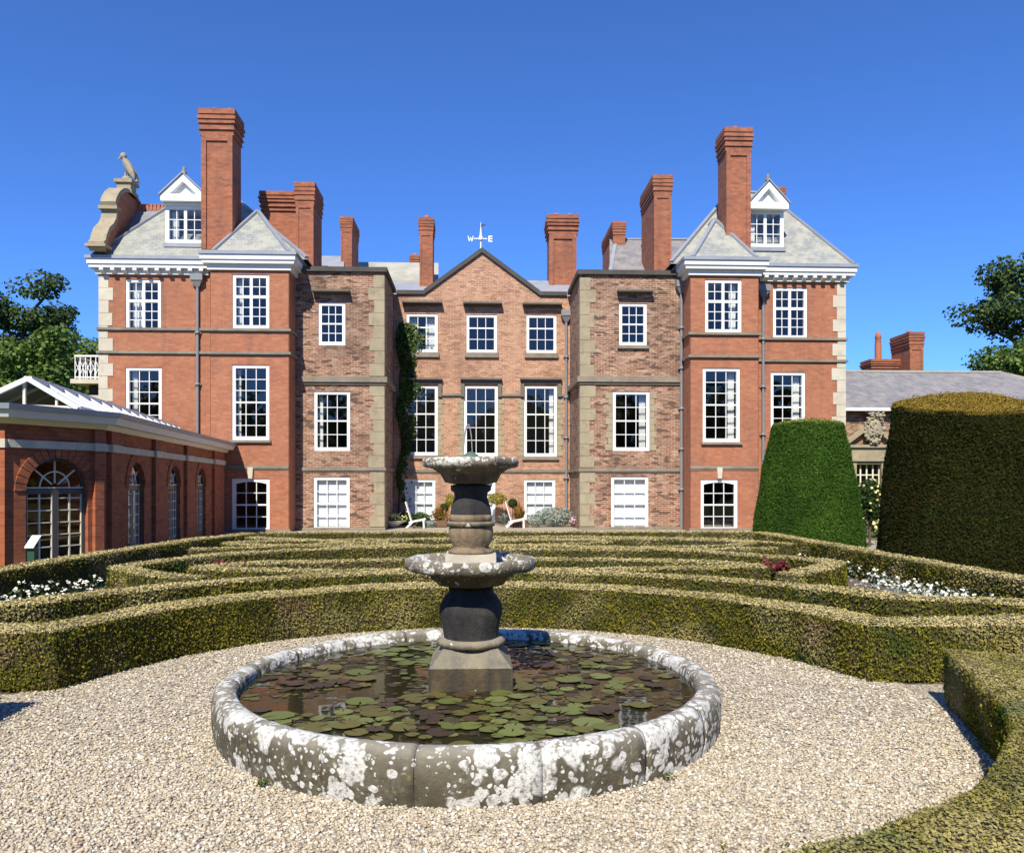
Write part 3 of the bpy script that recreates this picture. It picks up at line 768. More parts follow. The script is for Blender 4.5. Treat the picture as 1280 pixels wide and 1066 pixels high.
# left pavilion: a hipped roof, and behind it the roof that ends in the shaped gable
yE = OUT - .24
A, B = Vector((xL0 - .15, yE, zc_out)), Vector((bL1 + .5, yE, zc_out))
C_, D_ = at(223, 251, 32.6), at(299, 243, 32.6); D_.z = C_.z
E_ = Vector((B.x, 38, zc_out)); F_ = Vector((A.x + 2.5, 38, zc_out))
rf = roof([[A, B, D_, C_]], 'slate_pale')
roof([[B, E_, D_]], 'slate_shaded'); roof([[E_, F_, C_, D_]], 'slate_shaded')
hip_edge(rf, [(A, C_), (B, D_), (C_, D_)])
g1, g2 = at(164, 262, 32.2), at(216, 262, 32.2)
roof([[Vector((A.x + .35, OUT + .2, zc_out)), Vector((g2.x + 1, OUT + .2, zc_out)), g2, g1]], 'slate_shaded')
roof([[g1, g2, Vector((g2.x, 35, zc_out)), Vector((A.x + .35, 35, zc_out))]], 'slate_shaded')
m = MB()
nrt = 14
for k in range(nrt):
    x = g1.x - .4 + (g2.x - g1.x + .4) * k / nrt; m.box(x, x + .1, 32.12, 32.28, g1.z - .05, g1.z + .2)
m.box(g1.x - .4, g2.x, 32.15, 32.25, g1.z - .05, g1.z + .1)
m.build('ridge_tiles', 'terracotta', house)
# right pavilion
A2, B2 = Vector((bR0 - .55, yE, zc_out)), Vector((xR1 + .25, yE, zc_out))
C2, D2 = at(912, 241, 32.6), at(957, 241, 32.6); D2.z = C2.z
E2, F2 = Vector((B2.x, 38, zc_out)), Vector((A2.x, 38, zc_out))
rf2 = roof([[A2, B2, D2, C2]], 'slate_pale'); roof([[B2, E2, D2]], 'slate_shaded'); roof([[F2, A2, C2]], 'slate_grey'); roof([[E2, F2, C2, D2]], 'slate_shaded')
hip_edge(rf2, [(A2, C2), (B2, D2), (C2, D2)])
# hipped ends over the two bays
for (pa, pb, pc, y0, y1) in ((266, 361, 322, 311.5, 264), (866, 946, 894, 319, 275)):
    a, b = at(pa, y0, BAY - .25), at(pb, y0, BAY - .25); a.z = b.z = zr
    c = at(pc, y1, 30.3); c2 = Vector((c.x, 33, c.z)); 
    r_ = roof([[a, b, c]], 'slate_pale')
    roof([[b, Vector((b.x, 33, zr)), c2, c]], 'slate_shaded'); roof([[Vector((a.x, 33, zr)), a, c, c2]], 'slate_shaded')
    hip_edge(r_, [(a, c), (b, c), (c, c2)])
    MB().box(a.x - .3, b.x + .3, BAY - .30, OUT + .5, zr - .06, zr - .005).build('gutter_floor', 'lead', house)

# ---- dormers
def dormer(wx0, wx1, wy0, wy1, px0, px1, py0, py1, Y, rows, nm):
    d = empty('dormer', (0, 29, 0)); d.parent = house; d.location = (0, 0, 0); WL[d.name] = Vector((0, 29, 0))
    x0, x1, z0, z1 = xz(wx0, wx1, wy0, wy1, Y)
    window(wx0, wx1, wy0, wy1, Y, 4, rows, 'case', single=False, parent=d, fw=.13, curtain=[(.0, .22, CU)])
    MB().box(x0 + .02, x0 + .08, Y + .145, Y + 2.4, z0, z1).box(x1 - .08, x1 - .02, Y + .145, Y + 2.4, z0, z1).build('cheek', 'lead', d)
    MB().box(x0 + .09, x1 - .09, Y + 1.2, Y + 1.25, z0, z1).build('room_back', 'room', d)
    a0, a1, zz0, zz1 = xz(px0, px1, py0, py1, Y - .1)
    mx = (a0 + a1) / 2
    MB().box(x0 - .06, x1 + .06, Y - .03, Y + 2.4, z1 + .005, zz0 - .26).build('entablature', 'white', d)
    MB().box(x0 - .02, x1 + .02, Y - .12, Y + .1, z0 - .16, z0 - .01).build('apron', 'lead', d)
    m = MB(); m.box(a0, a1, Y - .22, Y + .1, zz0 - .25, zz0)
    th = .20
    for s_, e in ((a0, 1), (a1, -1)):
        m.prism([(s_, Y - .22, zz0 + .002), (mx, Y - .22, zz1), (mx, Y - .22, zz1 - th * 1.5), (s_ + e * th * 1.6, Y - .22, zz0 + .002)], (0, .3, 0))
    m.build('pediment_frame', 'white', d)
    MB().prism([(a0 + .3, Y - .04, zz0), (a1 - .3, Y - .04, zz0), (mx, Y - .04, zz1 - .25)], (0, .1, 0)).build('tympanum', 'white', d)
    m = MB()
    for s_ in (a0 - .05, a1 + .05):
        m.prism([(s_, Y - .28, zz0 + .0), (mx, Y - .28, zz1 + .06), (mx, Y - .28, zz1 + .005), (s_, Y - .28, zz0 - .06)], (0, 2.8, 0))
    m.build('dormer_roof', 'lead', d)
    MB().lathe([(0, .28), (.07, .2), (.05, .12), (.1, .06), (.1, 0)], 10, (mx, Y - .1, zz1 + .02)).build('finial', 'stone_string', d)
dormer(206.5, 256, 257, 304.5, 202, 258, 218, 244, 30.0, 3, 'l')
dormer(934, 980, 263, 309.5, 935, 984.5, 227, 254, 30.0, 3, 'r')

# ---- chimneys
POT = MB().lathe([(.0, .42), (.10, .42), (.12, .38), (.11, .30), (.12, .05), (.15, 0)], 12).mesh('chimney_pot', 'terracotta')
def chimney(px0, px1, pyt, pyb, Y, depth, pots=2, panel=True, cap=.85, zbase=None):
    x0, x1 = ax(px0, Y), ax(px1, Y); zt = az((px0 + px1) / 2, pyt, Y); zb = az((px0 + px1) / 2, pyb, Y)
    if zbase is not None: zb = zbase
    Wd = min(x1 - x0, 1.25); ch = Wd * cap
    m = MB(); m.box(x0, x1, Y, Y + depth, zb, zt - ch)
    for f0, f1, o in ((0, .20, .085), (.20, .28, .055), (.28, .40, .11), (.40, .50, .075), (.50, .56, .095), (.56, .74, .045), (.74, .80, .08), (.80, .97, .03), (.97, 1.0, .05)):
        o *= Wd; m.box(x0 - o, x1 + o, Y - o, Y + depth + o, zt - ch * f1 + .001, zt - ch * f0)
    if panel:
        p = .05 * Wd; e = .16 * Wd
        zt2 = zt - ch - .002
        m.box(x0, x0 + e, Y - p, Y - .001, zb, zt2); m.box(x1 - e, x1, Y - p, Y - .001, zb, zt2); m.box(x0 + e, x1 - e, Y - p, Y - .001, zt2 - .18 * Wd, zt2)
    c = m.build('chimney', 'brick_stack', house)
    for k in range(pots):
        inst('chimney_pot', POT, c, (x0 + (x1 - x0) * (k + .5 + .1 * (1 if pots > 1 else 0)) / pots, Y + depth * .4, zt - .22))
    return c
chimney(252, 291, 137, 312, 29.25, 1.0, 2)
chimney(328, 372, 240, 338, 31.6, 1.6, 1, False, .6, 9.3)
chimney(370, 392, 228, 338, 30.9, 1.6, 1, True, 1.3, 9.3)
chimney(426, 440, 271, 335, 35.5, 1.9, 1, True, 1.2, 9.0)
chimney(524.5, 541, 272, 360, 34.8, 1.0, 1, True, 1.2, 8.8)
chimney(512.5, 523, 319, 345, 39, 1.2, 1, False, 1.0, 9)
chimney(686.5, 720.5, 269, 362, 35, 1.1, 2, True, .7, 8.8)
chimney(766.5, 781.5, 277, 340, 35, 3.0, 0, False, 1.1, 9)
chimney(817.5, 839, 219, 345, 31.2, 2.4, 1, True, 1.15, 9)
chimney(907.5, 938, 160, 318, 29.6, 1.0, 1, True, .95, 10.0)
chimney(967, 981, 234, 290, 34, 1.2, 1, False, 1.1, 11)

# ---- leads and back roofs seen over the parapets
def slab(pts, mat): return roof([pts], mat)
def quadroof(p0, p1, yb, yt, Y0, Y1, mat):
    a, b = at(p0, yb, Y0), at(p1, yb, Y0); c, d = at(p1, yt, Y1), at(p0, yt, Y1); c.z = d.z = (c.z + d.z) / 2; a.z = b.z = (a.z + b.z) / 2
    return slab([a, b, c, d], mat)
quadroof(487, 552, 370, 352.5, CEN + .35, 35.4, 'lead'); quadroof(655, 722, 370, 352.5, CEN + .35, 35.4, 'lead')
MB().box(ax(487, 35.4), ax(552, 35.4), 35.4, 35.5, 8.7, az(520, 351, 35.4)).box(ax(655, 35.4), ax(722, 35.4), 35.4, 35.5, 8.7, az(690, 351, 35.4)).build('roof_edge', 'lead_pale', house)
quadroof(428, 548, 362, 328, 36.2, 38.5, 'lead_pale')
quadroof(398, 430, 345, 320, 34.2, 36, 'lead')
q = quadroof(762, 900, 345, 300, 32.5, 35.5, 'slate_grey')
hip_edge(q, [(at(762, 345, 32.5), at(770, 300, 35.5)), (at(770, 300, 35.5), at(900, 300, 35.5))])
for sx in (-1, 1):                     # slopes of the centre gable's own roof
    e = Vector((gl if sx < 0 else gr, CEN + .3, zt_cen)); a = Vector((ga.x, CEN + .3, ga.z))
    slab([e, a, a + Vector((0, 6, 0)), e + Vector((0, 6, 0))], 'slate_grey')

# ---- shaped gable and the bird on top (plane across the house, seen almost edge on)
sg = empty('shaped_gable', (0, 29, 0)); sg.parent = house; sg.location = (0, 0, 0); WL[sg.name] = Vector((0, 29, 0))
gx = xL0 - .12
prof = [(0, 0), (0, .22), (.12, .30), (.22, .55), (.42, .85), (.75, 1.1), (.95, 1.35), (1.0, 1.55), (.98, 1.8), (.9, 1.95), (1.0, 2.15), (1.25, 2.45), (1.6, 2.7), (1.95, 2.82), (2.35, 2.82)]
yg, zg = OUT - .45, zc_out + .1
full = [(y, z) for y, z in prof] + [(4.7 - y, z) for y, z in reversed(prof[:-1])]
m = MB(); m.prism([(gx + .16, yg + y, zg + z) for y, z in full], (.3, 0, 0)); m.build('gable_brickwork', 'brick_red', sg)
m = MB()
for i in range(len(full) - 1):
    (y0, z0), (y1, z1) = full[i], full[i + 1]
    d = Vector((0, y1 - y0, z1 - z0)).normalized() * .02
    m.bar(Vector((gx + .27, yg + y0, zg + z0)) - d, Vector((gx + .27, yg + y1, zg + z1)) + d, .62, .16, up=(1, 0, 0)) if False else m.hull(
        [(gx, yg + y0, zg + z0), (gx + .56, yg + y0, zg + z0), (gx + .56, yg + y1, zg + z1), (gx, yg + y1, zg + z1)],
        [(gx, yg + y0 - .13 + .05 * (i > 14), zg + z0 + .1), (gx + .56, yg + y0 - .13, zg + z0 + .1), (gx + .56, yg + y1 - .13, zg + z1 + .1), (gx, yg + y1 - .13, zg + z1 + .1)])
m.build('gable_coping', 'stone', sg)
MB().box(gx - .08, gx + .64, yg - .22, yg + .3, zg + .12, zg + .22).build('gable_ledge', 'stone', sg); MB().box(gx - .06, gx + .62, yg + .74, yg + 1.1, zg + 1.78, zg + 1.9).build('gable_ledge', 'stone', sg); m = MB()
tp = zg + 2.82; yc_ = yg + 2.35
m.box(gx - .04, gx + .60, yc_ - .32, yc_ + .32, tp, tp + .14); m.box(gx + .02, gx + .54, yc_ - .26, yc_ + .26, tp + .14, tp + .42); m.box(gx - .06, gx + .62, yc_ - .34, yc_ + .34, tp + .42, tp + .55)
m.build('gable_pedestal', 'stone', sg)
cx_ = gx + .28; bz = tp + .55
m = MB(); rt = Matrix.Rotation(R(-28), 3, 'Y')
m.lathe([(.2, 0), (.22, .06), (.1, .2)], 12, (cx_, yc_, bz))
m.ball((cx_ + .10, yc_, bz + .52), .17, .19, .44, rot=rt)
m.ball((cx_ - .12, yc_, bz + .98), .13, .12, .14)
m.hull([(cx_ - .20, yc_ - .04, bz + 1.02), (cx_ - .20, yc_ + .04, bz + 1.02), (cx_ - .20, yc_ + .04, bz + .92), (cx_ - .20, yc_ - .04, bz + .92)], [(cx_ - .32, yc_ - .01, bz + .90), (cx_ - .32, yc_ + .01, bz + .90), (cx_ - .31, yc_ + .01, bz + .85), (cx_ - .31, yc_ - .01, bz + .85)])
for s_ in (-1, 1):
    m.ball((cx_ + .16, yc_ + s_ * .17, bz + .46), .12, .05, .46, rot=rt); m.tube([(cx_, yc_ + s_ * .08, bz + .3), (cx_ - .02, yc_ + s_ * .08, bz + .1)], .05, 6)
m.hull([(cx_ + .18, yc_ - .1, bz + .3), (cx_ + .18, yc_ + .1, bz + .3), (cx_ + .32, yc_ + .1, bz + .3), (cx_ + .32, yc_ - .1, bz + .3)], [(cx_ + .38, yc_ - .12, bz - .02), (cx_ + .38, yc_ + .12, bz - .02), (cx_ + .46, yc_ + .12, bz - .02), (cx_ + .46, yc_ - .12, bz - .02)])
eg = m.build('bird_statue', 'stone_arms'); tag(eg, 'carved stone bird of prey perched on the shaped gable', 'statue')

# ---- weather vane with W and E
vane = empty('weather_vane', (ga.x, CEN, ga.z)); tag(vane, 'white weather vane with compass letters on the central gable peak', 'weather vane')
vz = az(601, 298.5, CEN); vx = ga.x - .05
MB().tube([(vx, CEN, ga.z + .1), (vx, CEN, az(601, 278, CEN))], [.035, .012], 8).build('mast', 'white', vane)
MB().bar((ax(592, CEN), CEN, vz), (ax(609, CEN), CEN, vz), .035).build('arm', 'white', vane)
m = MB(); m.ball((vx, CEN, vz), .10, .10, .12, 10, 8); m.lathe([(.07, 0), (.035, .3), (.0, .6)], 8, (vx, CEN, vz)); m.build('hub', 'white', vane)
x0, x1, z0, z1 = xz(585, 591.5, 295, 302.5, CEN); n = (x1 - x0) / 4; m = MB()
for i, (a, b) in enumerate(((z1, z0), (z0, z1 - .04), (z1 - .04, z0), (z0, z1))): m.bar((x0 + n * i, CEN, a), (x0 + n * (i + 1), CEN, b), .045, .03)
m.build('letter_w', 'white', vane)
x0, x1, z0, z1 = xz(610.5, 615.5, 295, 302.5, CEN); m = MB(); m.box(x0, x0 + .045, CEN - .015, CEN + .015, z0, z1)
for z in (z0, (z0 + z1) / 2 - .02, z1 - .045): m.box(x0 + .045, x1, CEN - .015, CEN + .015, z, z + .045)
m.build('letter_e', 'white', vane)
m = MB(); zz = az(601, 280, CEN); m.prism([(vx, CEN - .01, zz), (vx + .22, CEN - .01, zz - .04), (vx + .05, CEN - .01, zz - .12), (vx, CEN - .01, zz - .22)], (0, .02, 0)); m.build('flag', 'black_iron', vane)

# ---- rain pipes
def pipe(px, py0, py1, Y, mat='iron', hop=True, kink=None):
    x = ax(px, Y); z0, z1 = az(px, py1, Y), az(px, py0, Y)
    m = MB(); y = Y - .09
    m.tube([(x, y, z1), (x, y, z0)], .055, 8)
    n = max(2, int((z1 - z0) / 1.5))
    for k in range(1, n): m.lathe([(.05, -.05), (.085, -.05), (.085, .05), (.05, .05)], 8, (x, y, z0 + (z1 - z0) * k / n)); m.box(x - .12, x + .12, y + .03, Y - .02, z0 + (z1 - z0) * k / n - .03, z0 + (z1 - z0) * k / n + .03)
    p = m.build('downpipe', mat, house)
    if hop:
        MB().frustum((x - .08, x + .08, y - .06, y + .06, z1 - .22), (x - .2, x + .2, y - .14, y + .07, z1)).box(x - .22, x + .22, y - .16, y + .08, z1 + .002, z1 + .24).build('hopper', mat, p)
pipe(248, 352, 545, OUT); pipe(707.5, 396, 648, CEN); pipe(851, 360, 662, OLD); pipe(953, 365, 662, OUT)
# lamps and boxes fixed on the walls
MB().box(ax(484, CEN), ax(488, CEN), CEN - .2, CEN, az(486, 397, CEN), az(486, 386, CEN)).build('wall_box', 'white_old', house) if False else None
# balcony with white railing on the west flank
bal = empty('balcony', (0, 29, 0)); bal.parent = house; bal.location = (0, 0, 0); WL[bal.name] = Vector((0, 29, 0))
Yb = 33.0; x0, x1 = ax(94, Yb), xL0 - .02; zb0, zb1 = az(108, 474, Yb), az(108, 445, Yb)
MB().box(x0 - .15, x1, Yb - .1, Yb + 4, zb0 - .18, zb0).build('balcony_floor', 'stone_pale', bal)
m = MB(); m.bar((x0, Yb, zb1), (x1, Yb, zb1), .07); m.bar((x0, Yb, zb0 + .08), (x1, Yb, zb0 + .08), .05)
n = 12
for k in range(n + 1): 
    x = x0 + (x1 - x0) * k / n; m.bar((x, Yb, zb0), (x, Yb, zb1), .03)
    if k < n: m.bar((x, Yb, zb0 + .2), (x + (x1 - x0) / n, Yb, zb1 - .2), .02); m.bar((x, Yb, zb1 - .2), (x + (x1 - x0) / n, Yb, zb0 + .2), .02)
m.bar((x0, Yb, zb1), (x0, Yb + 4, zb1), .07); 
for k in range(1, 12): m.bar((x0, Yb + k / 3, zb0), (x0, Yb + k / 3, zb1), .03)
m.build('railing', 'white', bal)
MB().box(x0 + .3, x1, Yb + .5, Yb + 4, 0, zb0 - .19).build('wall', 'stone_dark', bal)
MB().box(x0 + .15, x1, Yb + .3, Yb + .49, zb0 - .9, zb0 - .6).build('string_course', 'stone_pale', bal)

# ------------------------------------------------------------------ glazed conservatory on the left
P1, P2, P3 = Vector((-8.55, 14.93, 0)), Vector((-7.64, 16.6, 0)), Vector((-8.95, 28.74, 0))
P0 = Vector((-12.5, 14.55, 0)); P4 = Vector((-13.6, 28.74, 0)); P5 = Vector((-13.9, 16.2, 0))
cons = thing('conservatory', (-10.5, 21, 0), 'long red brick conservatory with arched glass doors and glazed roof beside the house', 'conservatory')
def seg_s(px, P, Q):
    """distance along P-Q where the sight line px crosses it"""
    d = ray(px, 0); e = Q - P
    den = d.x * e.y - d.y * e.x
    return (P.y * d.x - P.x * d.y) / -den * e.length if abs(den) > 1e-9 else 0
class Frame:
    def __init__(s, P, Q):
        s.P, s.d, s.L = P, (Q - P).normalized(), (Q - P).length
        s.n = Vector((s.d.y, -s.d.x, 0))          # outward
    def p(s, a, z, o=0.0):
        v = s.P + s.d * a + s.n * o; return Vector((v.x, v.y, z))
    def box(s, m, a0, a1, o0, o1, z0, z1):
        m.hull([s.p(a0, z0, o0), s.p(a1, z0, o0), s.p(a1, z0, o1), s.p(a0, z0, o1)], [s.p(a0, z1, o0), s.p(a1, z1, o0), s.p(a1, z1, o1), s.p(a0, z1, o1)])
ZB0, ZB1, ZW, ZE = 2.36, 2.52, 2.80, 3.14
def arch_pts(c, r_, zs, n=16): return [(c - r_ * math.cos(math.pi * i / n), zs + r_ * math.sin(math.pi * i / n)) for i in range(n + 1)]
def arcade(F, ops, zs=1.62):
    """brick wall along F with round-headed openings (centre, radius)"""
    m = MB(); cur = 0
    for c, r_ in ops:
        F_ = lambda a, z, o=0: F.p(a, z, o)
        m.add([F_(cur, 0), F_(c - r_, 0), F_(c - r_, ZW), F_(cur, ZW)], [(0, 1, 2, 3)])
        ap = arch_pts(c, r_, zs)
        for i in range(len(ap) - 1):
            (a0, z0), (a1, z1) = ap[i], ap[i + 1]
            m.add([F_(a0, z0), F_(a1, z1), F_(a1, ZW), F_(a0, ZW)], [(0, 1, 2, 3)])
            m.add([F_(a0, z0), F_(a1, z1), F_(a1, z1, -.16), F_(a0, z0, -.16)], [(0, 1, 2, 3)])
        for a in (c - r_, c + r_): m.add([F_(a, 0), F_(a, zs), F_(a, zs, -.16), F_(a, 0, -.16)], [(0, 1, 2, 3)])
        cur = c + r_
    m.add([F.p(cur, 0), F.p(F.L, 0), F.p(F.L, ZW), F.p(cur, ZW)], [(0, 1, 2, 3)])
    m.build('wall', 'brick_glass_house', cons)
    for c, r_ in ops:
        # brick arch ring
        m = MB(); n = 17
        for i in range(n):
            t0, t1 = math.pi * (i + .06) / n, math.pi * (i + .94) / n; ri, ro = r_ + .004, r_ + .22
            q = [(c - k * math.cos(tt), zs + k * math.sin(tt)) for k, tt in ((ri, t0), (ri, t1), (ro, t1), (ro, t0))]
            m.hull([F.p(a, z, .002) for a, z in q], [F.p(a, z, .022) for a, z in q])
        tag(m.build('arch_bricks', 'brick_glass_house', cons), kind='stuff')
        # double doors
        dr = empty('french_door', (-10.5, 21, 0)); dr.parent = cons; dr.location = (0, 0, 0); WL[dr.name] = Vector((-10.5, 21, 0))
        f = MB(); o0, o1 = -.15, -.08; st = .075
        F.box(f, c - r_, c - r_ + st, o0, o1, 0, zs); F.box(f, c + r_ - st, c + r_, o0, o1, 0, zs); F.box(f, c - .055, c + .055, o0, o1, 0, zs - .06)
        F.box(f, c - r_ + st, c - .055, o0, o1, .0, .26); F.box(f, c + .055, c + r_ - st, o0, o1, .0, .26); F.box(f, c - r_ + st, c + r_ - st, o0 + .002, o1 - .002, zs - .06, zs + .05)
        ao, ai = arch_pts(c, r_, zs), arch_pts(c, r_ - .05, zs)
        for i in range(16):
            f.hull([F.p(*ao[i], o1), F.p(*ao[i + 1], o1), F.p(*ai[i + 1], o1), F.p(*ai[i], o1)], [F.p(*ao[i], o0), F.p(*ao[i + 1], o0), F.p(*ai[i + 1], o0), F.p(*ai[i], o0)])
        f.build('door_frame', 'door_frame', dr)
        b = MB(); bw = .014
        for s0, s1 in ((c - r_ + st, c - .055), (c + .055, c + r_ - st)):
            mid = (s0 + s1) / 2
            F.box(b, mid - bw, mid + bw, -.125, -.095, .26, zs - .06)
            F.box(b, s0, s0 + bw, -.125, -.09, .26, zs - .06); F.box(b, s1 - bw, s1, -.125, -.09, .26, zs - .06)
            for k in range(0, 6):
                z = .26 + (zs - .06 - .26) * k / 5.35
                F.box(b, s0 + bw, mid - bw, -.124, -.094, z - .008, z + .012); F.box(b, mid + bw, s1 - bw, -.124, -.094, z - .008, z + .012)
        F.box(b, c - r_ + .05, c + r_ - .05, -.124, -.075, zs + .052, zs + .072)
        for k in range(1, 4):
            t_ = math.pi * k / 4; b.bar(F.p(c - .08 * math.cos(t_), zs + .07 + .08 * math.sin(t_), -.1), F.p(c - (r_ - .05) * math.cos(t_), zs + (r_ - .05) * math.sin(t_), -.1), .024, .024)
        hp = arch_pts(c, r_ * .48, zs + .07, 10)
        for i in range(10): b.bar(F.p(*hp[i], -.1), F.p(*hp[i + 1], -.1), .022, .022)
        b.build('glazing_bars', 'cream', dr)
        for s0, s1 in ((c - r_ + st, c - .055), (c + .055, c + r_ - st)):
            for q in range(2):
                for k in range(6):
                    z = .26 + (zs - .06 - .26) * k / 5.35; z2 = min(z + (zs - .32) / 5.35, zs - .06)
                    g = MB(); w0 = s0 + (s1 - s0) * q / 2; w1 = s0 + (s1 - s0) * (q + 1) / 2
                    if z2 - z > .05:
                        g.add([F.p(w0 + .014, z + .012, -.11), F.p(w1 - .014, z + .012, -.11), F.p(w1 - .014, z2 - .008, -.11), F.p(w0 + .014, z2 - .008, -.11)], [(0, 1, 2, 3)]); g.build('pane', 'glass', dr)
        g = MB(); ap = arch_pts(c, r_ - .05, zs + .05); g.add([F.p(c, zs + .05, -.112)] + [F.p(a, z, -.112) for a, z in ap], [(0, i + 1, i + 2) for i in range(len(ap) - 1)]); g.build('fanlight_pane', 'glass', dr)
FA, FB, FZ = Frame(P1, P2), Frame(P2, P3), Frame(P0, P1)
cA = (seg_s(31, P1, P2) + seg_s(111, P1, P2)) / 2
arcade(FA, [(cA, .63)], 1.57)
opsB = []
for a, b in ((155, 185), (208.5, 227.5), (243, 260)):
    s0, s1 = seg_s(a, P2, P3), seg_s(b, P2, P3); opsB.append(((s0 + s1) / 2, min(.58, (s1 - s0) / 2)))
arcade(FB, opsB)
arcade(FZ, [(FZ.L - 2.2, .55), (FZ.L - .95, .55)])
m = MB()
m.prism([P4, P5, P5 + Vector((.02, 0, 0)), P4 + Vector((.02, 0, 0))], (0, 0, ZW)); m.build('wall', 'brick_glass_house', cons); m = MB(); m.prism([P5, P0, P0 + Vector((0, .02, 0)), P5 + Vector((0, .02, 0))], (0, 0, ZW))
m.build('wall', 'brick_glass_house', cons)
MB().add([P0 + Vector((0, 0, .02)), P1 + Vector((0, 0, .02)), P2 + Vector((0, 0, .02)), P3 + Vector((0, 0, .02)), P4 + Vector((0, 0, .02)), P5 + Vector((0, 0, .02))], [(0, 1, 2, 3, 4, 5)]).build('floor_slab', 'stone_string', cons)
# pilasters, stone band, eaves
def pil(F, a0, a1):
    m = MB(); F.box(m, a0, a1, .002, .09, 0, ZB0 - .001); F.box(m, a0, a1, .002, .09, ZB1 + .001, ZW); m.build('pilaster', 'brick_glass_house', cons)
    m = MB(); F.box(m, a0 - .02, a1 + .02, .002, .125, ZB0, ZB1); m.build('pilaster_cap', 'stone_pale', cons)
pil(FZ, FZ.L - .28, FZ.L); pil(FZ, 1.5, 1.78)
pil(FA, FA.L - .2, FA.L)
for a, b in ((134, 146), (190, 201), (230, 240), (265, 277)): pil(FB, max(.0, seg_s(a, P2, P3)), seg_s(b, P2, P3))
for F in (FA, FB, FZ):
    m = MB(); F.box(m, 0, F.L, .002, .05, ZB0 + .01, ZB1 - .003); m.build('stone_band', 'stone_pale', cons)
def ring_off(o):
    A_ = [P5, P0, P1, P2, P3]
    out = [P5 + Vector((-o, 0, 0))]
    for i in range(1, 4):
        f1, f2 = Frame(A_[i - 1], A_[i]), Frame(A_[i], A_[i + 1]); n_ = (f1.n + f2.n); n_ *= o / (1 + f1.n.dot(f2.n)); out.append(A_[i] + n_)
    out.append(P3 + FB.n * o); return out
def eave(o0, z0, o1, z1, nm, mat):
    lo, hi = ring_off(o0), ring_off(o1); m = MB()
    for i in range(4):
        a, b = lo[i], lo[i + 1]; c, d = hi[i], hi[i + 1]; inn = ring_off(-.1)
        m.hull([(a.x, a.y, z0), (b.x, b.y, z0), (inn[i + 1].x, inn[i + 1].y, z0), (inn[i].x, inn[i].y, z0)], [(c.x, c.y, z1), (d.x, d.y, z1), (inn[i + 1].x, inn[i + 1].y, z1), (inn[i].x, inn[i].y, z1)])
    m.build(nm, mat, cons)
eave(.10, ZW + .001, .16, ZW + .10, 'eaves_moulding', 'cream'); eave(.30, ZW + .101, .36, ZE - .10, 'fascia', 'white_old'); eave(.40, ZE - .099, .42, ZE, 'gutter', 'lead')
# flat margin and ridged glass roof
rg = ring_off(-.05)
near = P1.lerp(P2, .35)
ra, rb = at(34.8, 478, 15.9), at(219, 537, 28.7); rb.z = ra.z = 3.74
ea0 = Vector((ra.x + .80, ra.y + .30, ZE + .06)); eb0 = Vector((rb.x + .75, 28.7, ZE + .06))
ea1 = Vector((ra.x - .95, ra.y - .25, ZE + .06)); eb1 = Vector((rb.x - .95, 28.7, ZE + .06))
rgp = ring_off(-.04)
fl = MB(); fl.prism([(P4.x, 28.70, ZE - .08)] + [(p.x, p.y, ZE - .08) for p in rgp], (0, 0, .05))
fl.build('roof_margin', 'lead', cons)
NR = 15
for sgn, (e0, e1) in enumerate(((ea0, eb0), (ea1, eb1))):
    for k in range(NR + 1):
        t_ = k / NR; a, b = ra.lerp(rb, t_), e0.lerp(e1, t_)
        MB().bar(a, b, .11 if k == 0 else .07, .09).build('rafter', 'white', cons)
        if k < NR:
            a2, b2 = ra.lerp(rb, (k + 1) / NR), e0.lerp(e1, (k + 1) / NR); f0 = .035 / (a2 - a).length
            MB().prism([a.lerp(a2, f0), a.lerp(a2, 1 - f0), b.lerp(b2, 1 - f0), b.lerp(b2, f0)], (0, 0, -.012)).build('roof_pane', 'roof_glass', cons)
MB().bar(ra, rb, .14, .1).build('ridge', 'white', cons)
MB().bar(ea0, eb0, .1, .1).bar(ea1, eb1, .1, .1).build('roof_sill', 'white_old', cons)
m = MB(); m.bar(ea1, ea0, .08, .08); mid = ea1.lerp(ea0, .5); m.bar(mid, (mid.x, mid.y, ra.z), .05); m.bar(ea1.lerp(ea0, .8), ea1.lerp(ea0, .8) + Vector((0, 0, .3)), .04); m.build('gable_frame', 'cream', cons)
MB().add([ea1, ea0, Vector((ra.x, ra.y, ra.z))], [(0, 1, 2)]).build('gable_pane', 'glass', cons)
# signpost beside its door
s0 = at(40.5, 700, 13.4)
sg_ = thing('information_stand', (s0.x, 13.4, 0), 'small dark green stand with a slanted pale panel before the arched doors', 'sign')
MB().box(s0.x - .055, s0.x + .055, 13.35, 13.45, 0, .66).build('post', 'sign_green', sg_)
MB().hull([(s0.x - .075, 13.3, .66), (s0.x + .075, 13.3, .66), (s0.x + .09, 13.5, .84), (s0.x - .06, 13.5, .84)], [(s0.x - .075, 13.3, .68), (s0.x + .075, 13.3, .68), (s0.x + .09, 13.5, .86), (s0.x - .06, 13.5, .86)]).build('panel', 'sign_face', sg_)

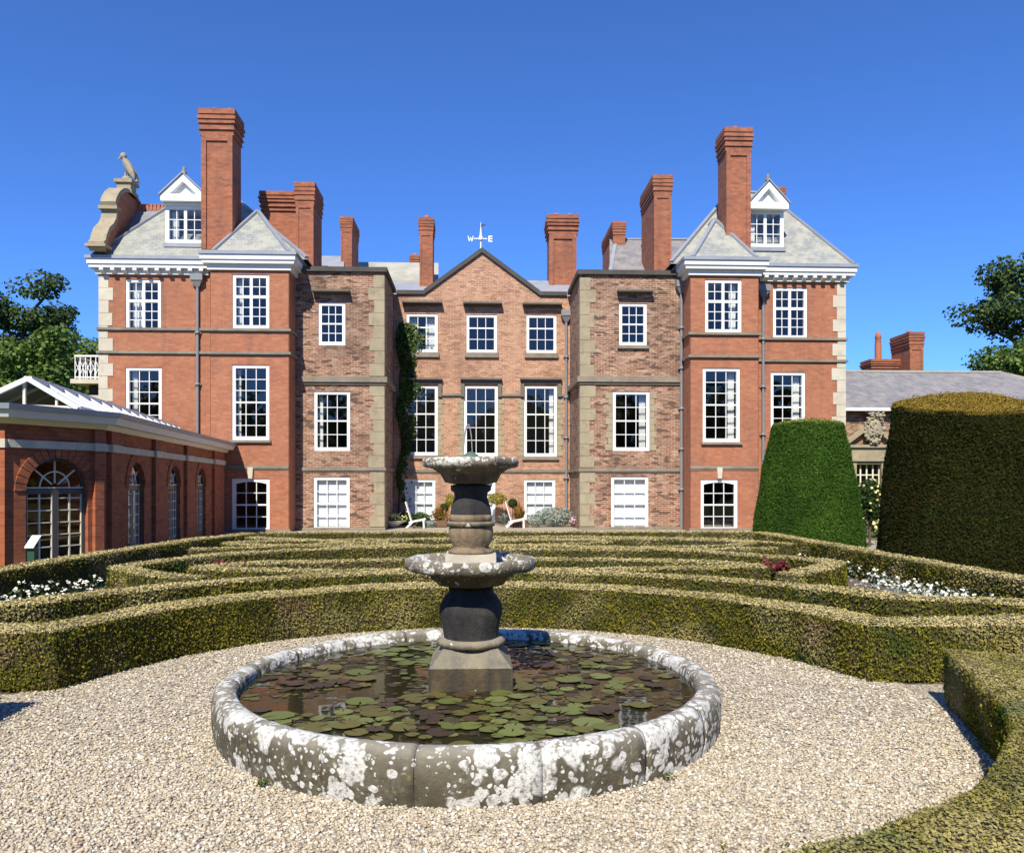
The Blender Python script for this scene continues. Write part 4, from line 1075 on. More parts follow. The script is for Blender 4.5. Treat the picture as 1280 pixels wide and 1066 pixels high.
# ------------------------------------------------------------------ low service wing on the right
YS = 34.0
wing = thing('service_wing', (14, YS, 0), 'low brick wing with grey slate roof and carved stone doorway right of the house', 'building')
sx0, sx1 = ax(1053, YS) - .6, 30.0
ze = az(1110, 512, YS - .3)
wx0, wx1, wz0, wz1 = xz(1069, 1100, 580, 634, YS)
def wbuild(m, n, mat): return m.build(n, mat, wing)
m = MB()
for a, b, c, d in ((sx0, wx0, 0, ze), (wx1, sx1, 0, ze), (wx0, wx1, 0, wz0), (wx0, wx1, wz1, ze)): m.add([(a, YS, c), (b, YS, c), (b, YS, d), (a, YS, d)], [(0, 1, 2, 3)])
wbuild(m, 'wall', 'brick_old'); wbuild(MB().box(sx0, sx1, YS + 8, YS + 8.1, 0, ze), 'wall', 'brick_old')
er = at(1250, 466, YS + 4)
wbuild(MB().prism([(sx0, YS - .3, ze), (sx1, YS - .3, ze), (er.x, YS + 4, er.z), (sx0, YS + 4, er.z)], (0, 0, -.06)).prism([(sx0, YS + 8.3, ze), (sx1, YS + 8.3, ze), (er.x, YS + 4, er.z), (sx0, YS + 4, er.z)], (0, 0, -.06)).prism([(sx1, YS - .3, ze), (sx1, YS + 8.3, ze), (er.x, YS + 4, er.z)], (0, 0, -.06)), 'roof', 'slate_grey')
wbuild(MB().bar((sx0, YS + 4, er.z + .03), (er.x, YS + 4, er.z + .03), .18, .1).bar((er.x, YS + 4, er.z + .03), (sx1, YS - .3, ze + .03), .16, .1), 'ridge_lead', 'lead_pale')
wbuild(MB().box(sx0, sx1, YS - .42, YS - .3, ze - .06, ze + .08), 'gutter', 'white')
# doorway with broken pediment and coat of arms
pz = az(1086, 556, YS); px0_, px1_ = ax(1058, YS), ax(1113, YS); pm = (px0_ + px1_) / 2
wbuild(MB().box(px0_ + .1, px1_ - .1, YS - .18, YS - .003, pz - .12, pz).box(px0_ + .2, px1_ - .2, YS - .08, YS - .003, wz1 + .26, pz - .121).box(px0_ + .12, px1_ - .12, YS - .22, YS - .003, wz1 + .12, wz1 + .259), 'entablature', 'stone')
for e, sgn in ((px0_ - .05, 1), (px1_ + .05, -1)):
    wbuild(MB().prism([(e, YS - .26, pz + .002), (e + sgn * 1.15, YS - .26, pz + .85), (e + sgn * 1.15, YS - .26, pz + 1.07), (e - sgn * .05, YS - .26, pz + .18)], (0, .25, 0)), 'pediment_scroll', 'stone')
for a, b in ((wx0 - .28, wx0), (wx1, wx1 + .28)): wbuild(MB().box(a, b, YS - .14, YS - .003, 0, wz1 + .118), 'door_jamb', 'stone')
wbuild(MB().box(wx0, wx1, YS - .12, YS - .003, wz1, wz1 + .117), 'lintel', 'stone')
m = MB(); cz = az(1090, 535, YS); cxx = ax(1090, YS)
m.ball((cxx, YS - .2, cz - .05), .34, .14, .46, 16, 11)
cr = random.Random(5)
for k in range(46):                      # carved scrolls and mantling round the shield
    a = 2 * math.pi * k / 46; q = cr.uniform(.9, 1.2); sz = cr.uniform(.035, .085)
    m.ball((cxx + .37 * q * math.cos(a), YS - .2 - cr.uniform(0, .08), cz - .05 + .50 * q * math.sin(a)), sz * cr.uniform(.7, 1.6), .07, sz * cr.uniform(.7, 1.6), 7, 5)
for k in range(26): m.ball((cxx + cr.uniform(-.36, .36), YS - .24 - cr.uniform(0, .08), cz + .52 + cr.uniform(-.02, .26) * (1 - .3 * k / 26)), cr.uniform(.05, .11), .09, cr.uniform(.05, .10), 7, 5)
for k in range(16): m.ball((cxx + cr.uniform(-.24, .24), YS - .33, cz - .05 + cr.uniform(-.32, .32)), cr.uniform(.03, .07), .05, cr.uniform(.03, .08), 6, 5)
for k in range(8): m.ball((cxx + cr.uniform(-.2, .2), YS - .2, cz - .62 + cr.uniform(-.08, .06)), cr.uniform(.05, .09), .08, .06, 7, 5)
wbuild(m, 'coat_of_arms', 'stone_arms')
dw = MB(); n = 4
for k in range(n + 1): x = wx0 + (wx1 - wx0) * k / n; dw.box(x - .03, x + .03, YS + .08, YS + .13, wz0, wz1)
for k in range(5): z = wz0 + (wz1 - wz0) * k / 4; dw.box(wx0, wx1, YS + .083, YS + .127, z - .025, z + .025)
dwo = wbuild(dw, 'window', 'cream')
for i in range(n):
    for k in range(4): (lambda a, b, c, d: MB().add([(a, YS + .1, c), (b, YS + .1, c), (b, YS + .1, d), (a, YS + .1, d)], [(0, 1, 2, 3)]).build('pane', 'glass', dwo))(wx0 + (wx1 - wx0) * i / n + .03, wx0 + (wx1 - wx0) * (i + 1) / n - .03, wz0 + (wz1 - wz0) * k / 4 + .025, wz0 + (wz1 - wz0) * (k + 1) / 4 - .025)
wbuild(MB().box(wx0 - .5, wx1 + .5, YS + 2, YS + 2.1, 0, wz1 + .5), 'room_back', 'room')
house_save = house; house = wing
chimney(1137, 1154, 415, 480, YS + 6, 1.8, 1, True, 1.1, 5.0)
chimney(1090, 1122, 449, 480, YS + 7, 1.0, 0, False, .5, 5.0)
house = house_save
MB().lathe([(.0, 1.55), (.1, 1.5), (.17, 1.2), (.13, 1.15), (.17, .85), (.17, 0)], 12, (ax(1100, YS + 7.2), YS + 7.4, az(1100, 449, YS + 7.2) - .05)).build('chimney_pot', 'terracotta', wing)

# ------------------------------------------------------------------ pond and fountain
basin = thing('pond_basin', (PX, PY, 0), 'low round stone pond rim covered in white lichen on the gravel', 'pond')
RP = [(1.80, -.02), (1.815, .10), (1.815, .21), (1.806, .262), (1.785, .292), (1.75, .306), (1.705, .307), (1.668, .296), (1.648, .268), (1.64, .20), (1.637, .05)]
NS = 19; ang = 0.35
for k in range(NS):
    da = 2 * math.pi / NS * random.uniform(.85, 1.15) if k < NS - 1 else (0.35 + 2 * math.pi - ang)
    m = MB(); n = 14; gap = .0014; off = random.uniform(-.0012, .0012); dz = random.uniform(-.0015, .0015)
    vs, fs = [], []
    for i in range(n + 1):
        a = ang + gap + (da - 2 * gap) * i / n
        e = 1.0 if 0 < i < n else .0
        for r_, z in RP:
            w_ = mnoise.noise(Vector((a * 4, z * 6, 1))) * .012 + mnoise.noise(Vector((a * 15, z * 14, 3))) * .005
            sh = (1 - e) * .0025
            rr = r_ + off + w_ - (sh if r_ > 1.74 else -sh); vs.append((PX + rr * math.cos(a), PY + rr * math.sin(a), z + dz + w_ * .6 - sh * (z > .25)))
    q = len(RP)
    for i in range(n):
        for j in range(q - 1): fs.append((i * q + j, (i + 1) * q + j, (i + 1) * q + j + 1, i * q + j + 1))
    fs += [tuple(range(q)), tuple(range(n * q, n * q + q))]
    m.add(vs, fs, True); m.build('rim_stone', 'rim', basin); ang += da
MB().lathe([(1.78, 0), (1.78, .24), (1.72, .28), (1.67, .255), (1.645, .05)], 96, (PX, PY, 0)).build('rim_mortar', 'stone_dark', basin)
WZ = .225
wt = MB().add([(PX + 1.655 * math.cos(a * math.pi / 48), PY + 1.655 * math.sin(a * math.pi / 48), WZ) for a in range(96)], [tuple(range(96))])
tag(wt.build('pond_water', 'water'), kind='structure')

fo = thing('stone_fountain', (PX + .005, PY, WZ), 'weathered two tiered stone fountain standing in the middle of the lily pond', 'fountain')
fx, fy = PX + .005, PY
def lz(y): return CAMZ - (y - HOR) * .00597
m = MB(); b = .30
m.frustum((fx - b, fx + b, fy - b, fy + b, .08), (fx - b, fx + b, fy - b, fy + b, .385)); m.build('plinth', 'plinth_face', fo)
MB().frustum((fx - b + .004, fx + b - .004, fy - b + .004, fy + b - .004, .386), (fx - .20, fx + .20, fy - .20, fy + .20, .50)).build('plinth_slope', 'plinth', fo)
MB().lathe([(.0, .50), (.235, .50), (.256, .515), (.256, .54), (.228, .558), (.20, .56)], 40, (fx, fy, 0), wob=.01).build('pedestal_ring', 'plinth', fo)
MB().lathe([(.20, .561), (.205, .60), (.215, .66), (.235, .74), (.235, .80), (.20, .86), (.165, .90), (.17, .94), (.0, .95)], 40, (fx, fy, 0), wob=.02).build('lower_pedestal', 'wet_stone', fo)
def bowl(rad, zr_, dep, th, nm, foot):
    pr = [(foot, zr_ - dep), (foot + rad * .18, zr_ - dep * .93), (rad * .62, zr_ - dep * .62), (rad * .82, zr_ - dep * .36), (rad * .90, zr_ - th * 1.15)]
    m = MB()
    # scalloped, broken lip
    n = 64; vs, fs = [], []
    lip = [(rad * .93, -th * 1.1), (rad * .985, -th * .95), (rad, -th * .5), (rad * .985, -.008), (rad * .95, 0), (rad * .86, -.005), (rad * .80, -th * .6), (rad * .3, -dep * .45), (0.001, -dep * .5)]
    prof_ = [(r_, z - zr_) for r_, z in pr] + lip
    for r_, z in prof_:
        for k in range(n):
            a = 2 * math.pi * k / n
            w_ = (.010 * math.sin(a * 10) + .018 * mnoise.noise(Vector((math.cos(a) * 4, math.sin(a) * 4, z * 9)))) * (r_ > rad * .55) * (1 if nm == 'lower_bowl' else .55)
            vs.append((fx + (r_ + w_) * math.cos(a), fy + (r_ + w_) * math.sin(a), zr_ + z + .006 * mnoise.noise(Vector((math.cos(a) * 7, math.sin(a) * 7, 5))) * (r_ > rad * .7)))
    for i in range(len(prof_) - 1):
        for k in range(n): fs.append((i * n + k, i * n + (k + 1) % n, (i + 1) * n + (k + 1) % n, (i + 1) * n + k))
    cut = (len(pr) - 1) * n
    m.add(vs, fs[:cut], True); bo = m.build(nm, 'bowl', fo)
    m2 = MB(); m2.add(vs, fs[cut:], True); bm_ = m2.build('bowl_lip', 'lip', bo)
    return bo
bowl(.485, 1.155, .215, .085, 'lower_bowl', .16)
m = MB(); m.box(fx - .185, fx + .185, fy - .185, fy + .185, 1.06, 1.185); m.build('upper_plinth', 'stone_pale', fo)
MB().lathe([(.0, 1.185), (.17, 1.186), (.165, 1.21), (.135, 1.225), (.135, 1.24), (.155, 1.27), (.168, 1.32), (.165, 1.37), (.16, 1.385)], 36, (fx, fy, 0), wob=.02).build('urn_body', 'urn_pale', fo)
MB().lathe([(.15, 1.385), (.176, 1.388), (.18, 1.405), (.176, 1.42), (.15, 1.423)], 36, (fx, fy, 0)).build('urn_band', 'plinth', fo)
MB().lathe([(.153, 1.475), (.15, 1.51), (.135, 1.56), (.122, 1.60), (.125, 1.635), (.15, 1.655), (.152, 1.69), (.11, 1.70), (.0, 1.70)], 36, (fx, fy, 0), wob=.02).build('urn_neck', 'wet_stone', fo)
MB().lathe([(.15, 1.424), (.163, 1.44), (.160, 1.46), (.153, 1.4745)], 36, (fx, fy, 0), wob=.02).build('urn_shoulder', 'urn_pale', fo)
bowl(.358, 1.895, .195, .065, 'upper_bowl', .13)
MB().lathe([(.0, 1.945), (.02, 1.94), (.05, 1.92), (.075, 1.895), (.08, 1.83)], 16, (fx, fy, 0)).build('nozzle', 'verdigris', fo)
pts = []; 
for k in range(13):
    t_ = k / 12; pts.append((fx + .01 - .07 * t_, fy - .01, 1.94 + .215 * (1 - ((t_ - .45) / .55) ** 2) * .96 if t_ > .0 else 1.94))
MB().tube(pts, [.004 + .004 * k / 12 for k in range(13)], 6).build('water_jet', 'jet', fo)

# lily pads
def pad_mesh(seed, mat):
    rr = random.Random(seed); n = 16; notch = .12; vs = [(0, 0, 0)]
    for i in range(n + 1):
        a = notch + (2 * math.pi - 2 * notch) * i / n; q = 1 + rr.uniform(-.05, .05)
        vs.append((q * math.cos(a), q * math.sin(a), rr.uniform(.0, .04) if rr.random() < .3 else rr.uniform(0, .012)))
    m = MB().add(vs, [(0, i, i + 1) for i in range(1, n + 1)], True); return m.mesh('lily_pad', mat)
kinds = [('lily_green', 'round green lily pad floating on the dark pond water', 'green lily pads on the pond'),
         ('lily_olive', 'olive lily pad floating on the dark pond water', 'olive lily pads on the pond'),
         ('lily_brown', 'brown withered lily pad floating on the dark pond water', 'brown lily pads on the pond'),
         ('lily_gold', 'small golden yellow lily pad floating on the dark pond water', 'golden lily pads on the pond')]
PM = {k[0]: [pad_mesh(i * 7 + j, k[0]) for j in range(3)] for i, k in enumerate(kinds)}
placed = []; tries = 0
while len(placed) < 290 and tries < 9000:
    tries += 1
    a = random.uniform(0, 2 * math.pi); r_ = 1.60 * math.sqrt(random.random()); x, y = PX + r_ * math.cos(a), PY + r_ * math.sin(a)
    if abs(x - fx) < .36 and abs(y - fy) < .36: continue
    cl = mnoise.noise(Vector((x * 1.3, y * 1.3, 2.0)))
    if cl < -.16 and random.random() < .93: continue
    s_ = random.choice((.03, .04, .05, .06, .075, .092)) * random.uniform(.9, 1.15)
    if r_ + s_ > 1.61: continue
    if any((x - q[0]) ** 2 + (y - q[1]) ** 2 < (.66 * (s_ + q[2])) ** 2 for q in placed): continue
    placed.append((x, y, s_))
    g = mnoise.noise(Vector((x * 1.1 + 9, y * 1.1, 7))) + random.uniform(-.45, .45)
    ki = 0 if g > .15 else 1 if g > -.22 else 2
    if random.random() < .03: ki = 3; s_ *= .6
    mat, lab, grp = kinds[ki]
    o = inst('lily_pad', random.choice(PM[mat]), None, (x, y, WZ + .004 + .0007 * len(placed) % .012), (s_, s_, s_ * .7), random.uniform(0, 6.28))
    o.rotation_euler.x = random.uniform(-.02, .02); o.rotation_euler.y = random.uniform(-.02, .02)
    tag(o, lab, 'lily pad', grp)

# the smallest pads and sunken leaves between them, past counting
SV = []
while len(SV) < 900:
    a = random.uniform(0, 2 * math.pi); r_ = 1.6 * math.sqrt(random.random()); x, y = PX + r_ * math.cos(a), PY + r_ * math.sin(a)
    if (abs(x - fx) < .33 and abs(y - fy) < .33) or mnoise.noise(Vector((x * 1.6, y * 1.6, 12.0))) < -.15: continue
    s_ = random.uniform(.018, .045); b0 = random.uniform(0, 6.28); st_ = random.uniform(.6, 1)
    SV.append([(x + s_ * math.cos(b0 + q * 1.0472) , y + s_ * st_ * math.sin(b0 + q * 1.0472), WZ + .0025 + random.uniform(0, .002)) for q in range(6)])
for mi, (mat, lab) in enumerate((('lily_olive', 'scatter of tiny olive pads between the lily pads'), ('lily_brown', 'scatter of dead brown leaves between the lily pads'))):
    V = np.array(SV[mi::2]).reshape(-1, 3)
    tag(link(bpy.data.objects.new('floating_leaves', quads_mesh('floating_leaves', V, 6, mat))), lab, 'leaves', kind='stuff')

# ------------------------------------------------------------------ loose gravel round the pond
def pebbles(name, n, sampler, tri8, smin, smax):
    XY = sampler(n); n = len(XY)
    if tri8:
        base = np.array([(1, 0, 0), (0, 1, 0), (-1, 0, 0), (0, -1, 0), (0, 0, 1), (0, 0, -1)], float)
        faces = np.array([(0, 1, 4), (1, 2, 4), (2, 3, 4), (3, 0, 4)])
    else:
        g = (1 + 5 ** .5) / 2
        base = np.array([(-1, g, 0), (1, g, 0), (-1, -g, 0), (1, -g, 0), (0, -1, g), (0, 1, g), (0, -1, -g), (0, 1, -g), (g, 0, -1), (g, 0, 1), (-g, 0, -1), (-g, 0, 1)]) / (1 + g * g) ** .5
        faces = np.array([(0, 11, 5), (0, 5, 1), (0, 1, 7), (0, 7, 10), (0, 10, 11), (1, 5, 9), (5, 11, 4), (11, 10, 2), (10, 7, 6), (7, 1, 8), (3, 9, 4), (3, 4, 2), (3, 2, 6), (3, 6, 8), (3, 8, 9), (4, 9, 5), (2, 4, 11), (6, 2, 10), (8, 6, 7), (9, 8, 1)])
    k = len(base)
    s_ = rng.uniform(smin, smax, n)
    V = base[None] * (1 + rng.normal(0, .16, (n, k, 1)))
    V = V * np.stack([s_, s_ * rng.uniform(.6, .95, n), s_ * rng.uniform(.4, .7, n)], 1)[:, None]
    a = rng.uniform(0, 6.28, n); tl = rng.normal(0, .45, n)
    ct, st = np.cos(tl)[:, None], np.sin(tl)[:, None]
    x, y, z = V[..., 0], V[..., 1], V[..., 2]
    y, z = y * ct - z * st, y * st + z * ct
    ca, sa = np.cos(a)[:, None], np.sin(a)[:, None]
    x, y = x * ca - y * sa, x * sa + y * ca
    W = np.stack([x + XY[:, :1], y + XY[:, 1:2], z + (s_ * rng.uniform(.1, .75, n))[:, None]], -1).reshape(-1, 3)
    Fc = (faces[None] + (np.arange(n) * k)[:, None, None]).reshape(-1)
    me = bpy.data.meshes.new(name)
    me.vertices.add(len(W)); me.vertices.foreach_set("co", W.astype(np.float32).ravel())
    me.loops.add(len(Fc)); me.loops.foreach_set("vertex_index", Fc.astype(np.int32))
    me.polygons.add(len(Fc) // 3); me.polygons.foreach_set("loop_start", np.arange(0, len(Fc), 3, dtype=np.int32))
    me.update(calc_edges=True); me.materials.append(M['pebble'])
    return tag(link(bpy.data.objects.new(name, me)), 'loose pale gravel of mixed pebbles round the pond', 'gravel', kind='stuff')
def samp(r0, r1, ylo, yhi, far):
    def f(n):
        a = rng.uniform(0, 6.2832, n * 4); r_ = np.sqrt(rng.uniform(r0 * r0, r1 * r1, n * 4))
        P = np.stack([PX + r_ * np.cos(a), PY + r_ * np.sin(a)], 1); P = P[(P[:, 1] > ylo) & (P[:, 1] < yhi)]
        q = np.clip((P[:, 1] - 4.5) / 1.4, 0, 1); P = P[rng.random(len(P)) < (q if far else 1 - q)]     # the two stone shapes mingle
        return P[:n]
    return f
pebbles('gravel', 64000, samp(1.80, 3.62, 2.2, 6.0, False), False, .006, .0135)
pebbles('gravel', 46000, samp(1.80, 3.62, 4.4, 9.7, True), True, .0075, .0145)

# ------------------------------------------------------------------ box hedges of the knot garden
def hedge(pts, wd, ht, label, dens=1800, leaf=.024, closed=False, name='box_hedge', group='clipped box hedges of the knot garden', dryness=.95, shoots=0):
    pts = [Vector((x, y, 0)) for x, y in pts]
    # resample
    step = .09 if leaf < .02 else .14
    P = []
    L = pts + ([pts[0]] if closed else [])
    for a, b in zip(L[:-1], L[1:]):
        n = max(1, int((b - a).length / step))
        for i in range(n): P.append(a.lerp(b, i / n))
    if not closed: P.append(L[-1])
    N = len(P); h2 = wd / 2
    sec = [(-h2 * .94, 0), (-h2 * 1.0, ht * .3), (-h2 * 1.0, ht * .62), (-h2 * .99, ht * .92), (-h2 * .95, ht * .99), (-h2 * .5, ht), (0, ht), (h2 * .5, ht), (h2 * .95, ht * .99), (h2 * .99, ht * .92), (h2, ht * .62), (h2, ht * .3), (h2 * .94, 0)]
    q = len(sec); V = np.zeros((N, q, 3))
    for i, p in enumerate(P):
        a = P[(i - 1) % N] if closed else P[max(i - 1, 0)]; b = P[(i + 1) % N] if closed else P[min(i + 1, N - 1)]
        d = (b - a).normalized(); s = Vector((d.y, -d.x, 0))
        for j, (o, z) in enumerate(sec):
            c = p + s * o
            w_ = mnoise.noise(Vector((c.x * 2.2, c.y * 2.2, z * 2.5))) * .018 + mnoise.noise(Vector((c.x * 6, c.y * 6, z * 6 + 4))) * .010
            out = Vector((s.x * (1 if o > 0 else -1) * (abs(o) > h2 * .6), s.y * (1 if o > 0 else -1) * (abs(o) > h2 * .6), 1 if z > ht * .9 else 0))
            c = c + out * w_
            V[i, j] = (c.x, c.y, max(0, z + (w_ if z > ht * .9 else 0)))
    fs = []
    R_ = N if closed else N - 1
    for i in range(R_):
        for j in range(q - 1): fs.append((i * q + j, ((i + 1) % N) * q + j, ((i + 1) % N) * q + j + 1, i * q + j + 1))
    m = MB(); c0 = V.mean(axis=(0, 1))
    cap = [] if closed else [tuple(range(q)), tuple(range((N - 1) * q, N * q))]
    inner = V.copy()
    cen = V.mean(axis=1, keepdims=True); inner = cen + (V - cen) * np.array([.89, .89, .94])
    m.add([tuple(p) for p in inner.reshape(-1, 3)], fs + cap, True)
    root = m.build(name, 'twig')
    # leaves on every face
    quads = np.array([[V.reshape(-1, 3)[k] for k in f] for f in fs])
    tr = np.concatenate([quads[:, [0, 1, 2]], quads[:, [0, 2, 3]]])
    if not closed:
        for e in (0, N - 1):
            c = V[e].mean(0)
            tr = np.concatenate([tr, np.array([[V[e, j], V[e, j + 1], c] for j in range(q - 1)])])
    Pt, Nn = surf_points(tr, dens)
    ctr = Pt.copy()
    # normals pointing outward: away from nearest section centre
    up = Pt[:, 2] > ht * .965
    cen2 = cen.reshape(-1, 3)
    idx = np.array([((cen2[:, 0] - p[0]) ** 2 + (cen2[:, 1] - p[1]) ** 2).argmin() for p in Pt[::1]]) if len(Pt) < 6000 else None
    if idx is None:
        from mathutils import kdtree
        kd = kdtree.KDTree(len(cen2))
        for i, p in enumerate(cen2): kd.insert((p[0], p[1], 0), i)
        kd.balance(); idx = np.array([kd.find((p[0], p[1], 0))[1] for p in Pt])
    ow = Pt - cen2[idx]
    flip = (ow * Nn).sum(1) < 0; Nn[flip] *= -1
    ln = leaf * rng.uniform(.6, 1.35, len(Pt))
    Pt = Pt + Nn * rng.uniform(-.022, .010, len(Pt))[:, None] * (leaf / .02)
    big = np.array([mnoise.noise(Vector((p[0] * 1.6, p[1] * 1.6, p[2] * 1.6))) for p in Pt])
    top_mix = np.where(up, np.clip(dryness + .5 * big, 0, 1), np.clip(.06 + 1.1 * (big - .1), 0, .7)) * rng.uniform(.5, 1, len(Pt))
    if shoots:      # loose new growth standing out of the clipped faces
        si = rng.choice(len(Pt), shoots); k = 9; f_ = rng.uniform(.2, 1, (shoots, k, 1))
        dirs = Nn[si] * .6 + (0, 0, .7) + rng.normal(0, .45, (shoots, 3))
        sp_ = (Pt[si][:, None] + dirs[:, None] * f_ * leaf * 2.6 + rng.normal(0, leaf * .35, (shoots, k, 3))).reshape(-1, 3)
        Pt = np.concatenate([Pt, sp_]); Nn = np.concatenate([Nn, np.repeat(Nn[si], k, 0)]); up = np.concatenate([up, np.zeros(shoots * k, bool)])
        ln = np.concatenate([ln, leaf * rng.uniform(.7, 1.2, shoots * k)]); top_mix = np.concatenate([top_mix, np.zeros(shoots * k)])
    lv = quads_mesh('leaves', leaf_quads(Pt, Nn, ln, ln * .62, np.where(up, .32, .8)[:, None]), 4, 'box_leaf', top_mix)
    tag(link(bpy.data.objects.new('leaves', lv), root), kind='stuff')
    tag(root, label, 'hedge', group)
    return root
def arc(cx, cy, rx, ry, a0, a1, n=40): return [(cx + rx * math.cos(R(a0 + (a1 - a0) * i / n)), cy + ry * math.sin(R(a0 + (a1 - a0) * i / n))) for i in range(n + 1)]
HW, HH = .46, .50
# ring nearest the pond with its returns along the cross path
hedge([(-6.3, PY + .98)] + arc(PX, PY, 3.66, 3.66, 166, 14, 60) + [(6.3, PY + .98)], .42, .50, 'tall front hedge curving closely behind the pond rim', 7500, .024, shoots=260)
# near quadrants
hedge([(PX + r_ * math.cos(R(a_)), PY + r_ * math.sin(R(a_))) for a_, r_ in ((-1, 3.95), (-4, 3.89), (-8, 3.82), (-12, 3.78), (-16, 3.75))] + arc(PX, PY, 3.74, 3.74, -18, -76, 40), .62, .42, 'hedge with loose green shoots in the near right corner', 21000, .0175, dryness=.45, shoots=420)
hedge(arc(PX, PY, 3.74, 3.74, 180, 205, 16), .62, .42, 'hedge end just beyond the left edge casting a shadow on the gravel', 1800, .022)
# second ring and its returns
hedge([(-6.2, PY + 1.75)] + arc(PX, PY, 5.15, 5.15, 152, 28, 50) + [(6.2, PY + 1.75)], .38, .50, 'second hedge arc running parallel behind the front hedge', 4600, .03)
# pointed ovals
hedge([(-3.6, 10.35), (-4.4, 10.9), (-5.15, 11.8), (-4.9, 12.7)] + arc(0, 11.9, 5.0, 3.6, 155, 25, 40) + [(5.15, 12.7), (5.45, 12.0), (4.9, 11.2), (4.1, 10.4)], .36, .52, 'outer pointed oval hedge reaching from side to side', 3150, .034)
hedge(arc(0, 12.0, 4.1, 1.15, 178, 2, 30) + [(4.2, 11.75)] + arc(0, 12.0, 4.0, .55, -10, -170, 30), .36, .48, 'inner pointed oval hedge around red bedding flowers', 3150, .034, closed=True)
hedge(arc(-1.2, 16.7, 3.9, .95, 0, 360, 50)[:-1], .28, .50, 'far oval hedge left of the fountain head', 2520, .038, closed=True)
hedge(arc(2.9, 16.4, 2.7, 1.15, 0, 360, 44)[:-1], .28, .50, 'far oval hedge right of the fountain head', 2520, .038, closed=True)
hedge([(-5.3, 15.0), (-3.6, 15.9), (-1.0, 17.9), (2, 18.4), (5.2, 17.6), (6.4, 16.0)], .28, .50, 'wavy far hedge strip crossing the two far ovals', 2520, .038)
hedge([(-5.2, 18.4), (-2.2, 16.6), (.2, 15.0), (3, 14.6), (5.6, 14.9)], .28, .50, 'diagonal far hedge strip woven behind the small oval', 2520, .038)
# boundary hedges
hedge([(-6.75, 7.2), (-6.7, 11), (-6.5, 14.5), (-6.1, 17.5), (-5.5, 19.6)], .36, .52, 'boundary hedge along the conservatory wall', 3150, .034)
hedge([(6.85, 7.2), (6.9, 11), (7.0, 15), (7.0, 19.6)], .36, .52, 'boundary hedge in front of the two yews', 3150, .034)
hedge([(-5.3, 19.75), (0, 19.9), (6.85, 19.75)], .34, .52, 'straight far boundary hedge before the house terrace', 2520, .038)

# bedding flowers
def flowers(name, boxes, n, mat, size, label, stem='dark_leaf', zz=(.16, .32)):
    P = []
    for (x0, x1, y0, y1, f) in boxes:
        k = int(n * f); P.append(np.stack([rng.uniform(x0, x1, k), rng.uniform(y0, y1, k), rng.uniform(zz[0], zz[1], k)], 1))
    P = np.concatenate(P); N = np.tile((0, -.35, 1.0), (len(P), 1))
    V = [leaf_quads(P + rng.normal(0, size * .25, P.shape), N, np.full(len(P), size), np.full(len(P), size * .9), .5) for _ in range(3)]
    root = link(bpy.data.objects.new(name, quads_mesh(name, np.concatenate(V), 4, mat)))
    tag(root, label, 'flowers', kind='stuff')
    G = np.repeat(P, 7, 0) + rng.normal(0, 1, (len(P) * 7, 3)) * (.07, .07, .05) - (0, 0, .07); G[:, 2] = np.clip(G[:, 2], .02, .3)
    tag(link(bpy.data.objects.new('leaves', quads_mesh('leaves', leaf_quads(G, np.tile((0, 0, 1.0), (len(G), 1)), np.full(len(G), .06), np.full(len(G), .03), .9), 4, stem)), root), kind='stuff')
flowers('white_flowers', [(-6.45, -5.3, 8.6, 12.0, .8), (-6.2, -5.5, 12.4, 15, .2)], 170, 'petal_white', .045, 'white bedding flowers by the conservatory', 'dark_leaf')
flowers('white_flowers', [(5.1, 6.6, 8.6, 10.2, .45), (5.75, 6.6, 10.2, 12, .35), (5.75, 6.65, 12.5, 15.8, .2)], 190, 'petal_white', .045, 'white bedding flowers below the dark yew', 'grey_leaf')
flowers('red_flowers', [(-4.35, -3.5, 12.7, 13.3, .4), (4.5, 5.0, 12.5, 13.0, .35), (4.4, 4.6, 7.35, 7.5, .1), (-5.0, -4.4, 7.35, 7.5, .15)], 130, 'petal_red', .07, 'dark red bedding flowers inside the knot hedges', zz=(.30, .46))
flowers('white_flowers', [(-4.9, -4.5, 7.6, 7.75, .6), (4.1, 4.2, 7.6, 7.7, .4)], 10, 'petal_white', .06, 'few white blooms in the front hedge bed')

